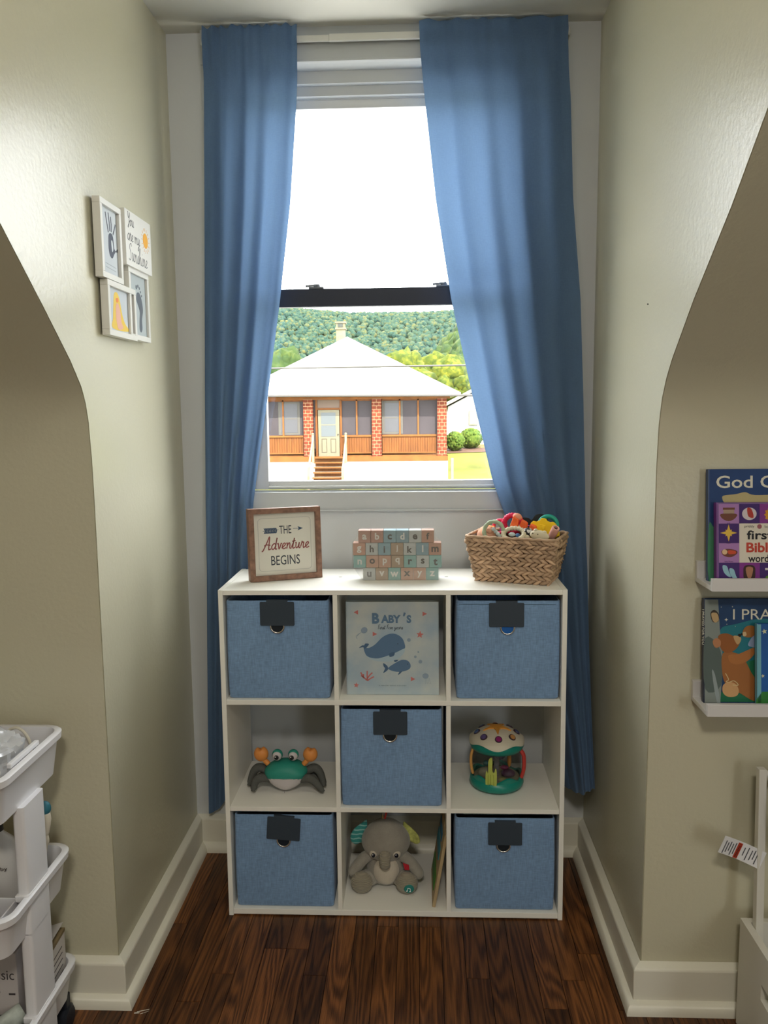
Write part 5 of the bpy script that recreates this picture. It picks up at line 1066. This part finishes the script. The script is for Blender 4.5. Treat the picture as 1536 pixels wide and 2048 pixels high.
for k in range(1500):
    y = rn.uniform(155, 285); x = lerp(-14, 40, rn.random()) if k < 800 else lerp(38, 125, rn.random()); r = rn.uniform(1.2, 2.4)
    blob(h2, (x, y, hill2_z(x, y)+r*.7), (r, r, r*1.5), 5000+k, 7, 5, .4)
tag(h2.build('tree_covered_slope', F2, smooth=180), 'nearer wooded slope at the right beside the curtain', 'hill', kind='stuff')
BARK = MX('bark', '#3a3024', .9)
def tree(x, y, zt, r, seed, label, mat):
    z0 = ground_z(y); t = thing('tree', label, 'tree', (x, y, z0), group='trees behind the brick house'); rn = random.Random(seed); mb = MB(); h = zt-z0
    for k in range(16):
        a = rn.uniform(0, 6.28); q = rn.random()**.5; zz = h*rn.uniform(.35, .88); rr_ = r*rn.uniform(.32, .5)
        w = r*.72*math.sin(PI*min(1, (zz/h)*.9+.08))
        blob(mb, (w*q*math.cos(a), w*q*math.sin(a), zz), (rr_, rr_, rr_*.85), seed*100+k, 14, 9, .5)
    blob(mb, (0, 0, h-r*.4), (r*.45, r*.45, r*.45), seed*100+77, 14, 9, .5)
    mb.build('crown', mat, t, smooth=180)
    MB().tube([(0, 0, -.3), (.05, 0, h*.4), (0, .05, h*.8)], [.22, .16, .06], 8).build('trunk', BARK, t)
tree(-1.3, 60, 5.7, 2.7, 1, 'round sunlit tree just right of the roof peak', F3)
tree(1.3, 68, 5.9, 3.0, 2, 'yellow green tree above the right roof slope', F3)
tree(5.0, 75, 5.4, 3.2, 3, 'leafy tree beside the right curtain above the white house', F3)
tree(3.7, 62, 3.8, 2.0, 4, 'low bushy tree behind the right end of the eave', F3)
tree(-11.2, 68, 6.1, 3.2, 5, 'dark green tree left of the roof beside the left curtain', F2)
tree(-9.2, 78, 5.3, 2.6, 6, 'low tree peeking over the left roof slope', F2)
# ---------------------------------------------------------------- house with screened brick porch
HY = 35.0
BRICKM = MX('red_brick', (.11, .020, .008), .85, .2, var=.3, vscale=2.5)
MORT = MX('mortar', (.34, .22, .12), .9)
WOOD = MX('porch_wood', (.11, .036, .006), .7, .2, var=.3, vscale=3, stretch=(3, 3, .4))
WOODL = MX('porch_wood_light', (.145, .050, .009), .7, .2, var=.25, vscale=3)
HWHITE = MX('house_white', (.5, .48, .43), .8)
ROOFM = MX('pale_roof_metal', (.55, .55, .54), .6)
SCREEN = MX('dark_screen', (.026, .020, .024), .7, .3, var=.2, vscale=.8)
house = thing('brick_porch_house', 'brown porch house with pale hip roof and brick columns across the street', 'house', (0, 0, 0))
ex0, ex1, ey0, ey1, ez = -8.25, 1.84, 34.3, 45.7, 2.10
ap0 = (-3.45, 39.3, 4.96); ap1 = (-3.45, 40.7, 4.96)
rf = MB().add([(ex0, ey0, ez), (ex1, ey0, ez), (ex1, ey1, ez), (ex0, ey1, ez), ap0, ap1, (ex0, ey0, ez-.06), (ex1, ey0, ez-.06), (ex1, ey1, ez-.06), (ex0, ey1, ez-.06)],
              [(0, 1, 4), (1, 2, 5, 4), (2, 3, 5), (3, 0, 4, 5), (6, 7, 1, 0), (7, 8, 2, 1), (8, 9, 3, 2), (9, 6, 0, 3), (9, 8, 7, 6)]).build('roof', ROOFM, house)
box(ex0, ex1, ey0-.06, ey0, ez-.10, ez+.02).build('gutter', HWHITE, rf, bevel=.02)
box(-8.05, 1.4, HY-.1, HY+.25, 1.86, 2.04).build('beam', WOODL, house)
for k in range(4): box(ex0+.1+k*2.5, ex0+.14+k*2.5, ey0-.08, ey0, ez-.1, ez+.06).build('gutter_strap', MX('rust', (.25, .16, .08), .8), rf)
ch = MB(); ch.box(-4.05, -3.62, 39.9, 40.35, 4.6, 5.38); ch.box(-4.10, -3.57, 39.85, 40.4, 5.38, 5.46); ch.box(-4.05, -3.62, 39.9, 40.0, 5.46, 5.68); ch.box(-4.05, -3.62, 40.25, 40.35, 5.46, 5.68); ch.box(-4.05, -3.95, 40, 40.25, 5.46, 5.68); ch.box(-3.72, -3.62, 40, 40.25, 5.46, 5.68); ch.box(-4.10, -3.57, 39.85, 40.4, 5.68, 5.76)
cho = ch.build('chimney', MX('chimney_stone', (.12, .105, .06), .9, var=.2), house)
box(-3.96, -3.71, 39.88, 39.91, 5.49, 5.66).build('flue_opening', MX('flue_dark', (.03, .035, .03), .9), cho)
# columns of separate bricks
def column(cx, w=.44):
    o = box(cx-w/2+.015, cx+w/2-.015, HY-.20, HY+.18, -.86, 1.88).build('brick_column', MORT, house)
    bm_ = MB(); rows = 18; hgt = 2.74/rows
    for k in range(rows):
        z = -.86+k*hgt; odd = k % 2
        cuts = [-w/2, 0, w/2] if odd else [-w/2, -w/4, w/4, w/2]
        for a, b in zip(cuts, cuts[1:]): bm_.box(cx+a+.012, cx+b-.012, HY-.22, HY+.19, z+.014, z+hgt-.014)
    tag(bm_.build('bricks', BRICKM, o), kind='stuff')
for cx in (-4.86, -1.83, 1.045, -7.85): column(cx)
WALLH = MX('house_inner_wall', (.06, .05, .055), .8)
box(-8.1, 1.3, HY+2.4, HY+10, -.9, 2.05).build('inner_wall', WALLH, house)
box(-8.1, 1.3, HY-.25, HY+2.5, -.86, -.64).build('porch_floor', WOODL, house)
for x0, x1 in ((-8.0, -4.6), (-3.3, 1.3)): box(x0, x1, HY-.22, HY-.1, -2.6, -.80).build('porch_base', HWHITE, house)
box(-4.6, -3.3, HY-.18, HY-.08, -2.6, -.8).build('porch_base', HWHITE, house)
box(1.2, 1.3, HY-.2, HY+10, -2.6, -.64).build('porch_base', HWHITE, house)
def bay(x0, x1, muls):
    # beadboard rail panel
    p = box(x0, x1, HY+.02, HY+.06, -.50, .24).build('rail_panel', WOOD, house)
    n = max(3, int((x1-x0)/.105)); bb = MB(); ww_ = (x1-x0)/n
    for k in range(n): bb.box(x0+k*ww_+.008, x0+(k+1)*ww_-.008, HY, HY+.03, -.49, .22)
    tag(bb.build('beadboards', WOOD, p), kind='stuff')
    box(x0, x1, HY-.05, HY+.1, .22, .30).build('rail_cap', WOODL, house)
    box(x0, x1, HY-.04, HY+.1, -.52, -.47).build('rail_foot', WOODL, house)
    box(x0, x1, HY-.10, HY+.08, -.80, -.60).build('band_board', WOODL, house)
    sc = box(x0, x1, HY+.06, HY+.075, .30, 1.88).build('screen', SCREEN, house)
    for m_ in muls: box(m_-.035, m_+.035, HY, HY+.08, .30, 1.88).build('mullion', WOODL, house)
    box(x0, x1, HY, HY+.08, 1.80, 1.88).build('head_board', WOOD, house)
bay(-7.6, -5.10, (-6.0, -6.9)); bay(-3.40, -2.07, (-2.72,)); bay(-1.60, .82, (-.81, .0))
# house windows seen through the screens
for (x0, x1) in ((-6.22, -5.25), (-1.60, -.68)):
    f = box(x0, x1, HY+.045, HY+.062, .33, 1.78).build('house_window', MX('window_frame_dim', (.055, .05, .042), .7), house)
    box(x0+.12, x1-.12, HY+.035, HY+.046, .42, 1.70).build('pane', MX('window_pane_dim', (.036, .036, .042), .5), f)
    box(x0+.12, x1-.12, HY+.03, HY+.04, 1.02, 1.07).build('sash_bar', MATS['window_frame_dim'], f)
# door
DRM = MX('door_cream', (.115, .10, .06), .6)
box(-4.56, -4.47, HY, HY+.09, -.64, 1.88).build('door_post', WOOD, house); box(-3.47, -3.38, HY, HY+.09, -.64, 1.88).build('door_post', WOOD, house)
box(-4.47, -3.47, HY, HY+.09, 1.42, 1.50).build('door_head', WOOD, house)
box(-4.47, -3.47, HY+.05, HY+.07, 1.50, 1.88).build('transom', MX('transom_screen', (.10, .065, .045), .7), house)
box(-4.64, -4.56, HY+.05, HY+.07, -.3, 1.88).build('side_screen', SCREEN, house)
dr = box(-4.44, -3.50, HY+.01, HY+.05, -.64, 1.41).build('front_door', DRM, house)
box(-4.31, -3.66, HY, HY+.012, .24, 1.30).build('door_glass', MX('door_glass', (.055, .065, .07), .4), dr)
box(-4.31, -3.66, HY-.008, HY+.005, .74, .78).build('glass_bar', DRM, dr)
for a in (-4.30, -3.90):
    fr = MB()
    for q in ((a, a+.03, -.44, .12), (a+.21, a+.24, -.44, .12), (a, a+.24, -.47, -.44), (a, a+.24, .12, .15)): fr.box(q[0], q[1], HY-.003, HY+.012, q[2], q[3])
    fr.build('door_moulding', MX('door_mould', (.05, .04, .02), .6), dr)
MB().ell((-3.56, HY-.03, .33), .03, 10, 6).build('door_knob', BLACKP, dr)
# steps
for k in range(6):
    zt = -.66-k*.20; yy = HY-.25-k*.28
    s_ = box(-4.55, -3.27, yy-.30, yy, zt-.04, zt).build('step', WOODL, house); box(-4.52, -3.30, yy-.02, yy, zt-.20, zt-.04).build('riser', WOOD, s_)
RAIL = MX('rail_cream', (.20, .15, .085), .7)
for x in (-4.66, -3.20):
    h = box(x-.05, x+.05, HY-.28, HY-.18, -.9, .32).build('newel_post', RAIL, house)
    MB().ell((x, HY-.23, .36), .06, 10, 7).build('newel_cap', RAIL, h)
    MB().prism([(HY-.25, .14), (HY-1.95, -1.10), (HY-1.95, -1.22), (HY-.25, .02)], lambda p: (x-.04, p[0], p[1]), lambda p: (x+.04, p[0], p[1])).build('hand_rail', RAIL, house)
    box(x-.05, x+.05, HY-2.0, HY-1.9, -2.4, -1.0).build('newel_post', RAIL, house)
# utility pipe at the corner, neighbour house, bushes, bed, wires
tag(box(1.42, 1.56, 34.9, 35.0, -1.95, -.75).build('meter_box', MX('meter_grey', (.16, .13, .09), .7), bevel=.03), 'small brown box on a post beside the porch corner', 'meter box')
nb = thing('white_neighbor_house', 'white gabled house behind the bushes at right', 'house', (0, 0, 0))
NBW = MX('neighbor_white', (.45, .44, .42), .8)
gp = [(1.75, -.9), (6.6, -.9), (6.6, 1.65), (4.1, 2.75), (1.75, 1.55)]
MB().prism(gp, lambda p: (p[0], 48, p[1]), lambda p: (p[0], 56, p[1])).build('wall', NBW, nb)
for (a, b) in (((1.35, 1.45), (4.1, 2.85)), ((4.1, 2.85), (6.9, 1.6))):
    MB().prism([a, b, (b[0], b[1]+.14), (a[0], a[1]+.14)], lambda p: (p[0], 47.6, p[1]), lambda p: (p[0], 56.3, p[1])).build('roof', MX('neighbor_roof', (.22, .20, .14), .8), nb)
wf = box(2.98, 3.5, 47.9, 48.05, .45, 1.30).build('window', MX('neighbor_frame', (.16, .15, .10), .7), nb); box(3.06, 3.42, 47.88, 47.91, .53, 1.22).build('pane', MX('neighbor_pane', (.28, .28, .27), .4), wf)
for x, y, r, h, lab in ((2.02, 44.6, .50, .96, 'clipped green bush nearest the brick porch corner'), (2.95, 45.5, .62, 1.02, 'clipped green bush next to the right curtain edge')):
    b_ = MB()
    blob(b_, (0, 0, h*.5), (r, r, h*.55), int(x*10), 26, 18, .12)
    for k in range(90):
        a = random.uniform(0, 6.28); q = random.uniform(-.9, 1); c_ = math.sqrt(max(0, 1-q*q))
        blob(b_, (r*.93*c_*math.cos(a), r*.93*c_*math.sin(a), h*.5+h*.5*q), .10, k, 6, 4, .4)
    t = thing('bush', lab, 'bush', (x, y, ground_z(y)+.05), group='bushes by the white house'); b_.build('foliage', F4, t, smooth=180)
    MB().tube([(0, 0, 0), (0, 0, .3)], .05, 6).build('stem', BARK, t)
tag(MB().add([(1.35, 43.6, ground_z(43.6)+.03), (6, 44.4, ground_z(44.4)+.03), (6, 46.5, ground_z(46.5)+.03), (1.35, 46.5, ground_z(46.5)+.03)], [(0, 1, 2, 3)]).build('mulch_bed', MX('mulch', (.06, .025, .012), .95)), 'strip of brown mulch under the two bushes', 'garden bed')
def wire(p, q, r, lab, mat):
    P = [Vector(p).lerp(Vector(q), k/16)+Vector((0, 0, 0)) for k in range(17)]
    tag(MB().tube(P, r, 6).build('utility_wire', mat, smooth=60), lab, 'wire', 'utility wires over the street')
wire((-45, 30, 2.88), (40, 30, 3.16), .035, 'pale utility wire crossing the middle of the roof', MX('wire_pale', (.05, .047, .04), .6))
wire((-45, 30, 2.24), (40, 30, 1.65), .048, 'dark utility cable along the eave of the brick house', MX('wire_dark', (.03, .027, .024), .6))
